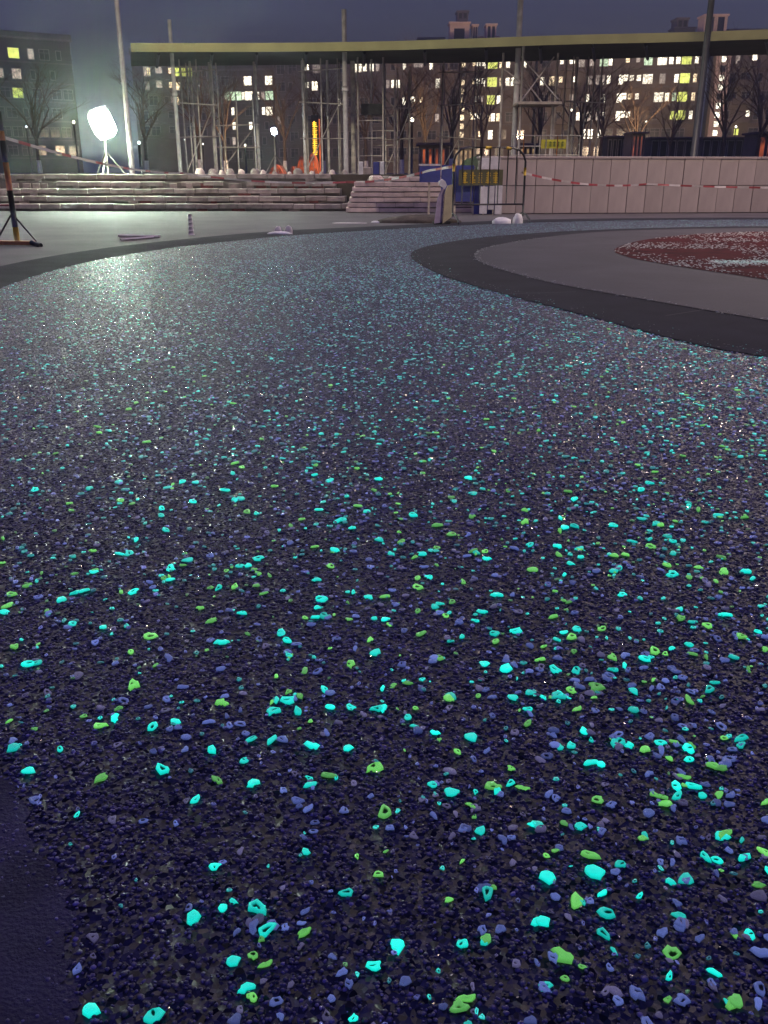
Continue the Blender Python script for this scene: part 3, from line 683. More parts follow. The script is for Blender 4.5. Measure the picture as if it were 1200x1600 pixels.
strip(P(541, 286, 20.4), P(600, 283, 20.0), .02, ['redtape', 'whitetape'], 4)
strip(P(600, 283, 20.0), P(672, 268, 19.2), .02, ['redtape', 'whitetape'], 6)
strip(P(672, 268, 19.2), P(712, 262, 15.9), .0, ['whitetape', 'redtape'], 4)
strip(P(815, 271, 16.2), P(1010, 289, 19.0), .10, ['whitetape', 'redtape'], 14, .035)
strip(P(1010, 289, 19.0), P(1260, 295, 18.8), .02, ['whitetape', 'redtape'], 14, .035)

# ---------------------------------------------------------------- canopy
can = empty('ring_canopy', (0, 27, 0)); tag(can, 'long flat curving canopy with yellowish fascia on tall steel posts', 'canopy')
ZC = 3.9
fa = [G(*p, ZC) for p in [(205,81),(330,81),(450,80.5),(600,78.5),(760,73.5),(900,69),(1040,66),(1200,61),(1290,58)]]
bk = [G(*p, ZC) for p in [(205,104),(330,103),(450,102),(600,100),(760,98),(900,94),(1040,90),(1200,86),(1290,84)]]
fa = crom(fa, False, 5); bk = crom(bk, False, 5)
b_ = MB(); nn = len(fa)
for (x, y) in fa: b_.v += [(x, y - 27, ZC), (x, y - 27, ZC + .215)]
for (x, y) in fa: b_.v += [(x, y - 27 + .06, ZC), (x, y - 27 + .06, ZC + .215)]
for i in range(nn - 1):
    a = i * 2; c = a + nn * 2
    b_.f += [(a, a + 2, a + 3, a + 1), (c, c + 1, c + 3, c + 2), (a + 1, a + 3, c + 3, c + 1), (a, c, c + 2, a + 2)]
b_.f += [(0, 1, nn * 2 + 1, nn * 2)]
b_.build('fascia', M['fascia'], can)
b_ = MB()
for (x, y), (u_, v_) in zip(fa, bk): b_.v += [(x, y - 27 + .062, ZC + .01), (u_, v_ - 27, ZC + .01), (x, y - 27 + .062, ZC + .21), (u_, v_ - 27, ZC + .21)]
for i in range(nn - 1):
    a = i * 4; b_.f += [(a, a + 1, a + 5, a + 4), (a + 2, a + 6, a + 7, a + 3), (a + 1, a + 3, a + 7, a + 5)]
b_.f += [(0, 2, 3, 1)]
b_.build('roof_deck', M['soffit'], can)
for i in range(2, nn - 1, 3):       # ribs under the deck
    (x, y), (u_, v_) = fa[i], bk[i]
    MB().tube([(x, y - 27 + .1, ZC - .04), (u_, v_ - 27 - .1, ZC - .04)], .045, 4).build('rib', M['darkpole'], can)
def onrow(px, py, Y, ztop, r, mm, name, label, cat, grp=None, zb=.765):
    p = P(px, py, Y)
    o = empty(name, (p.x, Y, zb)); tag(o, label, cat, grp)
    MB().tube([(0, 0, 0), (0, 0, ztop - zb)], r, 10).build('shaft', M[mm], o, True)
    MB().box(-r * 2.2, r * 2.2, -r * 2.2, r * 2.2, 0, .02).build('base_plate', M[mm], o)
    MB().tube([(0, 0, (ztop - zb) * .52), (0, 0, (ztop - zb) * .52 + .12)], r * 1.35, 10).build('collar', M[mm], o, True)
    return o
onrow(277, 200, 27.9, 4.75, .055, 'pole', 'canopy_post', 'leftmost tall canopy post, its tip above the fascia', 'post', 'tall posts through the canopy')
onrow(540, 200, 27.6, 4.95, .07, 'pole', 'canopy_post', 'tall canopy post behind the gap between the two flights of steps', 'post', 'tall posts through the canopy')
onrow(804, 200, 26.8, 5.15, .075, 'pole', 'canopy_post', 'tall canopy post beside the scaffold tower\'s platform', 'post', 'tall posts through the canopy')
for i, (px_, Y_, r_, lab) in enumerate([
    (303, 29.6, .035, 'thin prop right of the leftmost tall canopy post'),
    (334, 29.9, .06, 'stout pale prop left of the small cold floodlight, nearer the canopy end'),
    (402, 29.8, .05, 'prop left of the small cold floodlight'),
    (476, 29.5, .06, 'rough prop just left of the vertical yellow sign'),
    (513, 29.4, .038, 'thin prop just right of the vertical yellow sign'),
    (552, 29.6, .075, 'thick rough column just right of a tall canopy post'),
    (895, 28.6, .04, 'thin prop right of the scaffold tower')]):
    o = onrow(px_, 200, Y_, 3.9, r_, 'scaf', 'canopy_prop', lab, 'prop', 'props under the canopy')
# scaffold frame (middle) and scaffold tower (right)
sf = empty('ladder_scaffold', (P(587, 250, 28.3).x, 28.3, .765)); tag(sf, 'narrow scaffold frame with ladder rungs under the canopy, mid photo', 'scaffold')
for x, y, h in ((-.5, 0, 3.1), (-.12, .5, 3.1), (.22, 0, 3.1), (.56, .5, 2.6)):
    MB().tube([(x, y, 0), (x, y, h)], .028, 8).build('standard', M['scaf'], sf, True)
for z in (.35, .8, 1.2, 1.6):
    MB().tube([(-.12, .5, z), (.56, .5, z)], .018, 6).build('ledger', M['scaf'], sf, True)
for z in (.5, .98, 1.45):
    MB().tube([(-.5, 0, z), (.22, 0, z)], .018, 6).build('ledger', M['scaf'], sf, True)
MB().tube([(.22, 0, 2.1), (.56, .5, 1.8)], .018, 6).build('brace', M['scaf'], sf, True)
MB().box(-.42, .2, .1, .45, 1.62, 1.9).build('canvas_sheet', M['darkpole'], sf)
for (pa, pb, Ya, hh, seed, lab) in ((292, 338, 28.8, 3.1, 1, 'open scaffold bay right of the leftmost tall canopy post'), (345, 400, 29.0, 2.2, 2, 'half height scaffold bay left of the small cold floodlight'),
                                    (478, 530, 28.6, 3.1, 3, 'open scaffold bay around the vertical yellow sign'), (603, 640, 29.0, 2.9, 4, 'slim scaffold bay just right of the ladder scaffold'),
                                    (690, 742, 29.4, 3.1, 5, 'open scaffold bay above the crowd barrier'), (885, 930, 28.2, 3.1, 6, 'open scaffold bay right of the scaffold tower')):
    r_ = random.Random(seed); A_, B_ = P(pa, 250, Ya), P(pb, 250, Ya); L_ = B_.x - A_.x
    o = empty('scaffold_bay', (A_.x, Ya, .765)); tag(o, lab, 'scaffold', 'scaffold bays under the canopy')
    for x, y in ((0, 0), (L_ * .5, 0), (L_, 0), (0, .9), (L_, .9)): MB().tube([(x, y, 0), (x + r_.uniform(-.03, .03), y, hh)], .022, 6).build('standard', M['scaf'], o, True)
    for z in (hh * .33, hh * .62, hh * .9)[:2 + seed % 2]:
        MB().tube([(-.15, -.03, z + r_.uniform(-.05, .05)), (L_ + .15, -.03, z + r_.uniform(-.05, .05))], .018, 6).build('ledger', M['scaf'], o, True)
    MB().tube([(0, .04, .1), (L_, .04, hh * .6)], .016, 6).build('brace', M['scaf'], o, True)
tw = empty('scaffold_tower', (P(795, 240, 27.0).x, 26.0, .765)); tag(tw, 'scaffold tower with a plank platform and crossed braces, right of centre', 'scaffold')
tx = lambda px: P(px, 200, 26.0).x - P(795, 240, 27.0).x
for x, y, h in ((tx(788), .9, 3.05), (tx(812), 0, 3.1), (tx(862), 0, 1.75), (tx(874), .9, 3.05)):
    MB().tube([(x, y, 0), (x, y, h)], .032, 8).build('standard', M['scaf'], tw, True)
MB().bev(tx(806), tx(874), -.2, .95, 1.72, 1.785, .01).build('platform', M['wood'], tw)
for (p, q) in (((tx(814), 0, 1.85), (tx(868), .9, 2.95)), ((tx(870), 0.05, 1.85), (tx(816), .8, 2.95)), ((tx(814), .03, 2.35), (tx(850), .7, 1.85)), ((tx(786), .9, 2.7), (tx(812), .3, 2.3))):
    MB().tube([p, q], .018, 6).build('brace', M['scaf'], tw, True)
for z in (.35, .7): MB().tube([(tx(812), 0, z), (tx(862), 0, z)], .018, 6).build('ledger', M['scaf'], tw, True)

# masts that carry street lanterns above the picture
def mast(px, py, Y, H, r, mm, lanx, lany, label, power, zb, colr=(1, .80, .62)):
    p = P(px, py, Y); o = empty('street_lamp', (p.x, Y, zb)); tag(o, label, 'street lamp', 'tall street lamps near the path')
    MB().tube([(0, 0, 0), (0, 0, H * .35), (0, 0, H)], [r * 1.25, r * 1.05, r * .8], 12).build('mast', M[mm], o, True)
    MB().tube([(0, 0, H - .1), (lanx * .4, lany * .4, H + .25), (lanx, lany, H + .30)], r * .5, 8).build('arm', M[mm], o, True)
    hd = MB().bev(lanx - .16, lanx + .16, lany - .38, lany + .28, H + .27, H + .36, .02).build('lantern', M['darkpole'], o)
    MB().box(lanx - .12, lanx + .12, lany - .32, lany + .22, H + .255, H + .268).build('lens', M['bulb'], hd)
    ld = bpy.data.lights.new('lantern_light', 'SPOT'); ld.energy = power; ld.color = colr; ld.shadow_soft_size = .25; ld.spot_size = R(160); ld.spot_blend = .5
    lo = bpy.data.objects.new('lantern_light', ld); COL.objects.link(lo); lo.parent = o; lo.location = (lanx, lany, H + .2)
    return o
mast(191, 100, 21.9 + 1.2, 8.0, .055, 'mastgrey', .5, -2.2, 'pale tall lamp mast rising out of the photo above the floodlight', 2600, .765, (1, .93, .66))
mast(1097, 130, 22.9, 8.6, .07, 'darkpole', -.6, -2.4, 'dark tall lamp mast rising out of the photo behind the clad wall', 1200, .765)
# two more of the same lamps, off to the right of the camera
o = mast(600, 270, 3.0, 6.5, .07, 'pole', -1.2, .6, 'tall street lamp standing off to the right of the island', 2500, 0); o.location = (8.6, 12.5, 0)
o = mast(600, 270, 3.0, 6.5, .07, 'pole', 1.2, .6, 'tall street lamp standing off to the left of the path', 800, 0); o.location = (-8.6, 12.0, 0)

# ---------------------------------------------------------------- floodlights
def flood(px, py, Y, s, m, label, aim, zb=.765, power=0, c=(1, 1, 1)):
    p = P(px, py, Y); o = empty('floodlight', (p.x, Y, zb)); tag(o, label, 'floodlight', 'floodlights on stands')
    h = p.z - zb; rz = math.atan2(aim[0] - p.x, -(aim[1] - Y)); Mx = Matrix.Translation((0, 0, h)) @ Matrix.Rotation(rz, 4, 'Z') @ Matrix.Rotation(R(4), 4, 'X')
    Mx = Mx @ Matrix.Rotation(R(-22), 4, 'Y')
    def oval(y0, y1, q0, q1):
        b_ = MB(); n_ = 20
        for y, q in ((y0, q0), (y1, q1)):
            for k in range(n_):
                a = 2 * math.pi * k / n_; c_, d_ = math.cos(a), math.sin(a)
                b_.v.append(tuple(Mx @ Vector((math.copysign(abs(c_) ** .6, c_) * s * .42 * q, y, math.copysign(abs(d_) ** .6, d_) * s * .55 * q))))
        b_.f = [(k, (k + 1) % n_, n_ + (k + 1) % n_, n_ + k) for k in range(n_)] + [tuple(range(n_))[::-1], tuple(range(n_, 2 * n_))]; return b_
    hd = oval(.0, .10, 1.12, .9).build('housing', M['darkpole'], o)
    for k in range(5): oval(.105 + k * .022, .115 + k * .022, .8, .8).build('fin', M['darkpole'], hd)
    l = oval(-.03, -.003, 1, 1).build('lens', m, hd)
    MB().tube([(0, .06, 0), (0, .06, h)], .022, 8).build('pole', M['scaf'], o, True)
    for k in range(3):
        a = k * 2.09 + .5; MB().tube([(0, .06, h * .45), (math.cos(a) * .4, .06 + math.sin(a) * .4, .01)], .014, 6).build('leg', M['scaf'], o, True)
flood(160, 193, 22.8, .58, M['flood'], 'blazing greenish white floodlight, largest and leftmost light', (-.6, 4))
flood(428, 205, 29.2, .17, M['flood2'], 'small cold white floodlight under the canopy', (-1, 4))

# ---------------------------------------------------------------- apartment blocks
def wmesh(w_, h_, nm='window'):
    b_ = MB(); t = .09; d = .10
    b_.box(-w_/2 - t, w_/2 + t, -.06, d, -h_/2 - t, -h_/2); b_.box(-w_/2 - t, w_/2 + t, -.06, d, h_/2, h_/2 + t)
    b_.box(-w_/2 - t, -w_/2, -.055, d, -h_/2, h_/2); b_.box(w_/2, w_/2 + t, -.055, d, -h_/2, h_/2)
    if w_ > .9: b_.box(-.03, .03, -.03, d, -h_/2, h_/2)
    if w_ > .9: b_.box(-w_/2, w_/2, -.028, d, h_*.18, h_*.18 + .05)
    me = bpy.data.meshes.new(nm); me.from_pydata(b_.v, [], b_.f); return me
WM = {}; PM = {}
def win(parent, x, z, w_, h_, mm, y=-.01):
    key = (round(w_, 1), round(h_, 1))
    if key not in WM:
        WM[key] = wmesh(*key); WM[key].materials.append(M['frame'])
    o = bpy.data.objects.new('window', WM[key]); COL.objects.link(o); o.parent = parent; o.location = (x, y, z)
    pk = key + (mm,)
    if pk not in PM:
        q = MB().box(-key[0]/2, key[0]/2, 0, .02, -key[1]/2, key[1]/2); me = bpy.data.meshes.new('pane'); me.from_pydata(q.v, [], q.f); me.materials.append(M[mm]); PM[pk] = me
    p = bpy.data.objects.new('pane', PM[pk]); COL.objects.link(p); p.parent = o
    return o
def block(pxl, Yl, pxr, Yr, roof_z, fm, label, lit, floors, dark_every=4.2, zoff=0, bays=()):
    """lit: list of (px, row index, width px, material)"""
    A = P(pxl, 150, Yl); B = P(pxr, 150, Yr); A.z = B.z = .76
    d = (B - A); L = d.length; rz = math.atan2(d.y, d.x)
    o = empty('apartment_block', A, rz); tag(o, label, 'building', 'apartment blocks in the background')
    MB().box(0, L, 0, 13, 0, roof_z - .76).build('wall', M[fm], o)
    MB().box(-.3, L + .3, -.35, 13.3, roof_z - .755, roof_z - .45).build('roof', M['slab'], o)
    MB().box(-.25, L + .25, -.30, -.05, roof_z - .445, roof_z + .30).build('parapet', M[fm], o)
    for z in floors: MB().box(0, L, -.14, -.005, z - .76 - 1.35, z - .76 - 1.15).build('string_course', M['slab'], o)
    used = {}
    def xof(px, z):
        # intersect the ray column with the facade line
        lo, hi = 0.0, 1.0
        for _ in range(40):
            mdl = (lo + hi) / 2; q = A + d * mdl; pr = 600 + F * q.x / (q.y * math.cos(TH) - (z - CAM_H) * math.sin(TH))
            if pr < px: lo = mdl
            else: hi = mdl
        return lo * L
    for (px_, r_, wp_, mm) in lit:
        z = floors[r_]; x = xof(px_, z); w_ = max(.6, wp_ * (A.y + B.y) / 2 / 1480)
        win(o, x, z - .76, w_, 1.5 if w_ > .8 else 1.3, mm); used.setdefault(r_, []).append((x, w_))
    for r_, z in enumerate(floors):
        x = 1.4
        while x < L - 1.2:
            w_ = rnd.choice([1.5, .7]) if rnd.random() < .5 else 1.5
            if all(abs(x - u_) > (w_ + v_) / 2 + .35 for u_, v_ in used.get(r_, [])): win(o, x, z - .76, w_, 1.5 if w_ > .8 else 1.3, 'glass')
            x += rnd.choice([1.9, 2.3, 3.2])
    for r_, z in enumerate(floors):
        for q_ in range(int(L // 11)):
            xb = 5.5 + q_ * 11
            m_ = MB(); m_.box(xb - 1.6, xb + 1.6, -1.15, -.145, z - .76 - 1.30, z - .76 - 1.16)
            m_.box(xb - 1.6, xb + 1.6, -1.15, -1.09, z - .76 - 1.155, z - .76 - .35); m_.box(xb - 1.6, xb - 1.54, -1.085, -.145, z - .76 - 1.155, z - .76 - .35); m_.box(xb + 1.54, xb + 1.6, -1.085, -.145, z - .76 - 1.155, z - .76 - .35)
            m_.build('balcony', M[fm], o)
    for bx in bays:                                   # projecting stair shaft
        x = xof(bx[0], 10); MB().box(x - bx[1], x + bx[1], -.5, -.006, 0, roof_z - .77).build('stair_shaft', M[bx[2]], o)
        for z in [2.2 + i * 1.45 for i in range(12)]:
            if z < roof_z - 2: win(o, x, z, .8, .9, bx[3] if rnd.random() < .75 else 'glass', -.515)
    return o, xof, L, A
FL = [18.9, 16.0, 13.1, 10.2, 7.3, 4.4]
Wh, Ww, Wd, Wy, Wg = 'w_white', 'w_warm', 'w_dim', 'w_yellow', 'w_green'
blkD, xofD, LD, AD = block(838, 176, 1094, 169.8, 21.6, 'facade', 'widest lit apartment block, right of centre, with a greenish yellow stack of windows',
    [(878,0,5,Wh),(894,0,8,Wh),(907,0,12,Wd),(925,0,6,Wd),(944,0,12,Wg),(954,0,5,Wh),(981,0,5,Ww),(997,0,5,Wd),(1013,0,12,Wg),(1035,0,13,Wh),(1049,0,6,Wh),(1060,0,6,Wh),(1073,0,14,Wy),(1089,0,5,Wh),
     (847,1,6,Wh),(862,1,8,Ww),(876,1,5,Ww),(899,1,6,Wh),(922,1,6,Wd),(938,1,13,Wd),(951,1,5,Wh),(974,1,13,Wh),(987,1,6,Wh),(998,1,6,Wh),(1012,1,14,Wh),(1035,1,8,Wd),(1057,1,6,Wh),(1070,1,14,Wy),(1086,1,5,Ww),
     (893,2,4,Wd),(918,2,5,Wh),(942,2,6,Wh),(971,2,14,Wh),(984,2,6,Ww),(995,2,5,Wh),(1029,2,13,Wh),(1042,2,6,Wh),(1053,2,4,Wg),(1066,2,14,Wy),(1083,2,5,Ww),
     (903,3,5,Wh),(920,3,12,Wd),(934,3,6,Wd),(942,3,5,Wh),(969,3,13,Wh),(981,3,6,Wh),(1050,3,5,Wy),(1063,3,14,Wy),(1079,3,5,Wh),
     (911,4,7,Wh),(922,4,7,Wh),(936,4,6,Wh)], FL)
block(602, 181.5, 834, 176, 21.9, 'facade', 'lit apartment block behind the scaffold tower, with cream rooftop stair house',
    [(632,0,5,Wh),(654,0,14,Wd),(674,0,5,Wh),(741,0,4,Ww),(748,0,6,Wh),(756,0,6,Wh),(770,0,14,Wy),(783,0,5,Ww),(794,0,6,Wh),(820,0,5,Wh),
     (606,1,4,Wd),(614,1,5,Wh),(622,1,6,Wh),(684,1,7,Wh),(740,1,4,Ww),(747,1,5,Wh),(755,1,5,Wh),(769,1,14,Wy),(783,1,4,Ww),(793,1,6,Wh),(801,1,5,Wh),
     (631,2,5,Wh),(645,2,7,Wh),(658,2,6,Ww),(745,2,6,Wh),(753,2,4,Wd),(767,2,12,Wy),(779,2,5,Wh),
     (683,3,4,Wd),(737,3,4,Ww),(744,3,5,Wh),(751,3,5,Wh),(763,3,6,Ww),(770,3,6,Wh),(778,3,5,Ww),
     (750,4,4,Ww),(766,4,7,Wh)], FL, bays=((722, 1.0, 'facade', 'w_warm'),))
block(429, 187, 598, 182, 21.8, 'facade2', 'dim apartment block behind the vertical yellow sign, with only a few lit windows',
    [(479,0,7,Wh),(495,0,13,Wd),(559,0,12,Wh),(570,0,6,Wh),(581,0,6,Wh),(590,0,5,Wd),(480,1,6,Wh),(492,1,9,Wh),(530,2,5,Wh),(437,3,6,Wd)], FL)
block(1108, 171, 1290, 166, 21.7, 'facade', 'brown apartment block at the right edge, with a lit staircase column',
    [(1153,0,5,Wd),(1179,0,7,Wh),(1168,3,5,Wh),(1150,4,6,Wy)], FL, bays=((1120, 1.2, 'rooftop', 'w_white'),))
FL2 = [17.2, 14.6, 11.9, 9.3, 6.6, 4.1]
block(342, 190, 426, 188, 18.4 + .6, 'facade2', 'lower block left of the small cold floodlight, with a long row of lit windows',
    [(387,0,12,Wh),(420,0,11,Wh),(355,1,8,Wg),(364,1,7,Wg),(373,1,9,Wg),(380,1,4,Wh),(389,1,12,Wh),(402,1,6,Wh),(411,1,4,Wd),(421,1,12,Wg),(364,2,4,Wh),(412,2,4,Wh),(421,2,10,Wh),(366,3,5,Wh),(392,3,5,Wh),(366,4,4,Wd)], FL2)
block(210, 176, 335, 178, 20.2, 'facade2', 'dim apartment block behind the left end of the canopy',
    [(228,0,7,Wd),(232,0,4,Ww),(248,0,9,Wd),(266,0,5,Ww),(277,0,6,Wy),(287,0,6,Wy),(297,0,5,Wy),(230,1,6,Wd),(249,1,8,Wd),(267,1,5,Ww),(278,1,6,Ww),(277,2,4,Ww),(270,2,4,Wd)], [17.6, 15.3, 12.9, 10.4, 7.9])
block(-70, 160, 118, 170, 21.5, 'facade3', 'dark apartment block at the left edge, with a column of lit windows',
    [(21,0,15,Wy),(48,0,8,Wd),(26,1,13,Wd),(28,2,14,Wy),(2,1,4,Wd)], [19.3, 16.2, 13.3, 10.3, 7.3, 4.4])
# rooftop structures: each stands on its block
def roofbox(px0, px1, Y, y_top, z0, mm, name, label, cat, extra=None):
    a, c = P(px0, y_top, Y), P(px1, y_top, Y)
    o = empty(name, ((a.x + c.x) / 2, Y + 5, z0)); tag(o, label, cat)
    w_ = (c.x - a.x) / 2; h = a.z - z0
    MB().box(-w_, w_, 0, 3.5, 0, h - .3).build('wall', M[mm], o)
    MB().box(-w_ - .2, w_ + .2, -.2, 3.7, h - .295, h).build('roof', M[mm], o)
    if extra: extra(o, w_, h)
    return o
def door(o, w_, h): MB().box(-w_ * .55, w_ * .5, -.05, -.005, .2, h - 1.1).build('opening', M['glass'], o)
def flues(o, w_, h):
    for i in (-.45, .45): MB().box(w_ * i - w_ * .28, w_ * i + w_ * .28, -.05, -.005, h * .35, h - .45).build('opening', M['glass'], o)
z0 = 21.62
roofbox(706, 738, 181, 27, z0 + .3, 'rooftop', 'stair_house', 'bright cream stair house on the roof, with a dark opening', 'rooftop house', door)
o = roofbox(716, 733, 186, 14, P(716, 27, 181).z + .01, 'slab', 'vent_box', 'small vent box standing on top of the cream stair house', 'vent', flues); o.location.y = 187
o.location.y = 187.5
roofbox(743, 751, 181, 31, z0 + .3, 'rooftop', 'chimney', 'narrow rooftop chimney just right of the cream stair house', 'chimney', flues)
roofbox(765, 781, 181, 30, z0 + .3, 'rooftop', 'chimney', 'wider rooftop chimney right of the narrow one', 'chimney', flues)
roofbox(655, 697, 183, 52, z0 + .3, 'slab', 'roof_shed', 'long low roof shed left of the cream stair house', 'roof shed')
roofbox(741, 784, 184, 50, z0 + .3, 'rooftop', 'roof_shed', 'low roof shed behind the two rooftop chimneys', 'roof shed')
roofbox(1069, 1102, 172, 35, z0 + .0, 'slab', 'roof_shed', 'brownish roof shed just left of the dark lamp mast', 'roof shed')
roofbox(1073, 1091, 174, 20, z0 + .0, 'slab', 'vent_box', 'twin vent box above the shed left of the dark lamp mast', 'vent', flues)
roofbox(1118, 1155, 168, 14, z0 + .1, 'rooftop', 'stair_house', 'mottled cream stair house on the roof at right edge', 'rooftop house', flues)
roofbox(1156, 1225, 171, 38, z0 + .1, 'slab', 'roof_shed', 'low roof shed at the far right edge', 'roof shed')

# ---------------------------------------------------------------- winter trees
def tree_mesh(seed, H):
    r = random.Random(seed); tb = MB(); cb = MB()
    def grow(p, d, L, rad, lev, mb):
        n_ = 3 if lev < 3 else 2; pts = [p.copy()]; q = p.copy(); dd = d.copy()
        for i in range(n_):
            dd = (dd + Vector((r.uniform(-.2, .2), r.uniform(-.2, .2), r.uniform(-.05, .14)))).normalized(); q = q + dd * L / n_; pts.append(q.copy())
        mb.tube(pts, [rad * (1 - .45 * i / n_) for i in range(n_ + 1)], 5 if lev < 2 else 3, False)
        if lev >= 5: return
        for k in range(r.choice([3, 4]) if lev < 4 else 4):
            i = r.randint(1, n_); a = r.uniform(0, 6.28); tl = r.uniform(.35, .85)
            base_ = Vector((math.cos(a), math.sin(a), 0)); nd = (dd * math.cos(tl) + base_ * math.sin(tl)).normalized()
            grow(pts[i], nd, L * r.uniform(.55, .78), rad * .5 * (1 if lev < 2 else .9), lev + 1, cb)
    th = H * .28
    tb.tube([(0, 0, 0), (.02, 0, th * .5), (0, .03, th)], [H * .018, H * .014, H * .012], 8)
    for k in range(4):
        a = k * 1.57 + r.random(); grow(Vector((0, .02, th * (.85 + .05 * k))), Vector((math.cos(a) * .42, math.sin(a) * .42, 1)).normalized(), H * .27, H * .009, 1, cb)
    grow(Vector((0, .02, th)), Vector((0, 0, 1)), H * .30, H * .010, 1, cb)
    res = []
    for mb, nm in ((tb, 'trunk'), (cb, 'crown')):
        me = bpy.data.meshes.new(nm); me.from_pydata(mb.v, [], mb.f); res.append(me)
    lw = MB().tube([(0, 0, 0), (.01, 0, H * .10)], [H * .0195, H * .0175], 8); me = bpy.data.meshes.new('limewash'); me.from_pydata(lw.v, [], lw.f); me.materials.append(M['lime']); res.append(me)
    res[0].materials.append(M['bark']); res[1].materials.append(M['twig'])
    return res
TM = [tree_mesh(s, 9.0) for s in (1, 2, 3, 4, 5)]
trees = [(312, 46, .70, 'bare winter tree right of the leftmost tall canopy post'), (352, 62, .85, 'bare winter tree left of the long row of lit windows'),
         (445, 70, .95, 'bare winter tree right of the small cold floodlight'), (505, 52, .72, 'bare winter tree beside the vertical yellow sign'),
         (572, 74, 1.0, 'bare winter tree behind the narrow scaffold frame'), (628, 48, .72, 'bare winter tree just right of the narrow scaffold frame'),
         (664, 66, .98, 'bare winter tree left of the lit staircase column, lamp-lit'), (706, 54, .86, 'bare winter tree in front of the lit staircase column'),
         (752, 80, 1.15, 'bare winter tree left of the scaffold tower, farther back'), (842, 60, .92, 'bare winter tree seen through the scaffold tower'),
         (905, 44, .66, 'bare winter tree right of the scaffold tower'), (938, 72, 1.05, 'bare winter tree left of the brightest lit windows'),
         (990, 90, 1.1, 'bare winter tree behind the orange lit kiosk'), (1046, 64, .72, 'bare winter tree in front of the greenish yellow windows'),
         (1128, 50, .82, 'bare winter tree right of the dark lamp mast'), (1182, 58, .95, 'bare winter tree at the far right edge'),
         (228, 58, .8, 'bare winter tree right of the blazing floodlight'), (60, 60, .85, 'bare winter tree left of the blazing floodlight')]
for i, (px_, Y_, s, lab) in enumerate(trees):
    p = P(px_, 245, Y_); o = empty('bare_tree', (p.x, Y_, .765), rnd.random() * 6.28); o.scale = (s, s, s); tag(o, lab, 'tree', 'bare winter trees beyond the canopy')
    tm = TM[i % 5]
    for me, nm in zip(tm, ('trunk', 'crown', 'limewash')):
        q = bpy.data.objects.new(nm, me); COL.objects.link(q); q.parent = o
# ---------------------------------------------------------------- far street lamps
def far_lamp(px_, py_, Y_, colr, power, label, bulb='bulb', rs=.16):
    rs *= .62; p = P(px_, py_, Y_); o = empty('lamp_post', (p.x, Y_, .765)); tag(o, label, 'lamp post', 'small lamp posts beyond the canopy'); h = p.z - .765
    MB().tube([(0, 0, 0), (0, 0, h - rs)], [.07, .05], 8).build('post', M['darkpole'], o, True)
    gl = MB()
    for j in range(7):
        t = math.pi * j / 6
        for k in range(10): gl.v.append((math.cos(k * .628) * math.sin(t) * rs, math.sin(k * .628) * math.sin(t) * rs, h + math.cos(t) * rs * 1.15))
    for j in range(6):
        for k in range(10): gl.f.append((j * 10 + k, (j + 1) * 10 + k, (j + 1) * 10 + (k + 1) % 10, j * 10 + (k + 1) % 10))
    gl.build('globe', M[bulb], o, True)
    MB().tube([(0, 0, h + rs * 1.1), (0, 0, h + rs * 1.5)], [rs * .7, rs * .1], 8).build('cap', M['darkpole'], o, True)
    if power:
        ld = bpy.data.lights.new('wash_light', 'SPOT'); ld.energy = power * 2.4; ld.spot_size = R(168); ld.spot_blend = .5; ld.color = colr; ld.shadow_soft_size = rs  # spot added behind the globe, aimed away to wash facades and trees beyond
        lo = bpy.data.objects.new('wash_light', ld); COL.objects.link(lo); lo.parent = o; lo.location = (0, rs + .05, h); lo.rotation_euler = (R(98), 0, 0)
W1 = (1, .70, .45)
far_lamp(644, 187, 58, W1, 900, 'lamp post with white globe between the narrow scaffold frame and staircase column', 'bulb', .17)
far_lamp(383, 227, 60, W1, 260, 'low lamp post with round globe left of the small cold floodlight', 'bulb', .11)
far_lamp(217, 223, 40, W1, 250, 'low lamp post right of the blazing floodlight', 'coldbulb', .10)
far_lamp(115, 191, 62, W1, 500, 'lamp post just left of the blazing floodlight', 'bulb', .14)
far_lamp(41, 198, 70, W1, 300, 'faint lamp post at the left, above the barricade post', 'coldbulb', .11)
far_lamp(317, 225, 66, W1, 300, 'faint low lamp post between two left props', 'bulb', .08)
far_lamp(893, 172, 92, W1, 5200, 'lamp post behind the branches right of the scaffold tower', 'bulb', .16)
far_lamp(1150, 198, 85, W1, 5000, 'lamp post with yellowish globe right of the dark lamp mast', 'bulb', .15)
far_lamp(1010, 190, 118, W1, 9000, 'farthest lamp post, in front of the brightest lit windows', 'bulb', .16)
far_lamp(560, 196, 110, W1, 4200, 'far lamp post behind the thick rough column', 'bulb', .12)
far_lamp(735, 176, 130, W1, 9000, 'far lamp post below the lit staircase column', 'bulb', .14)
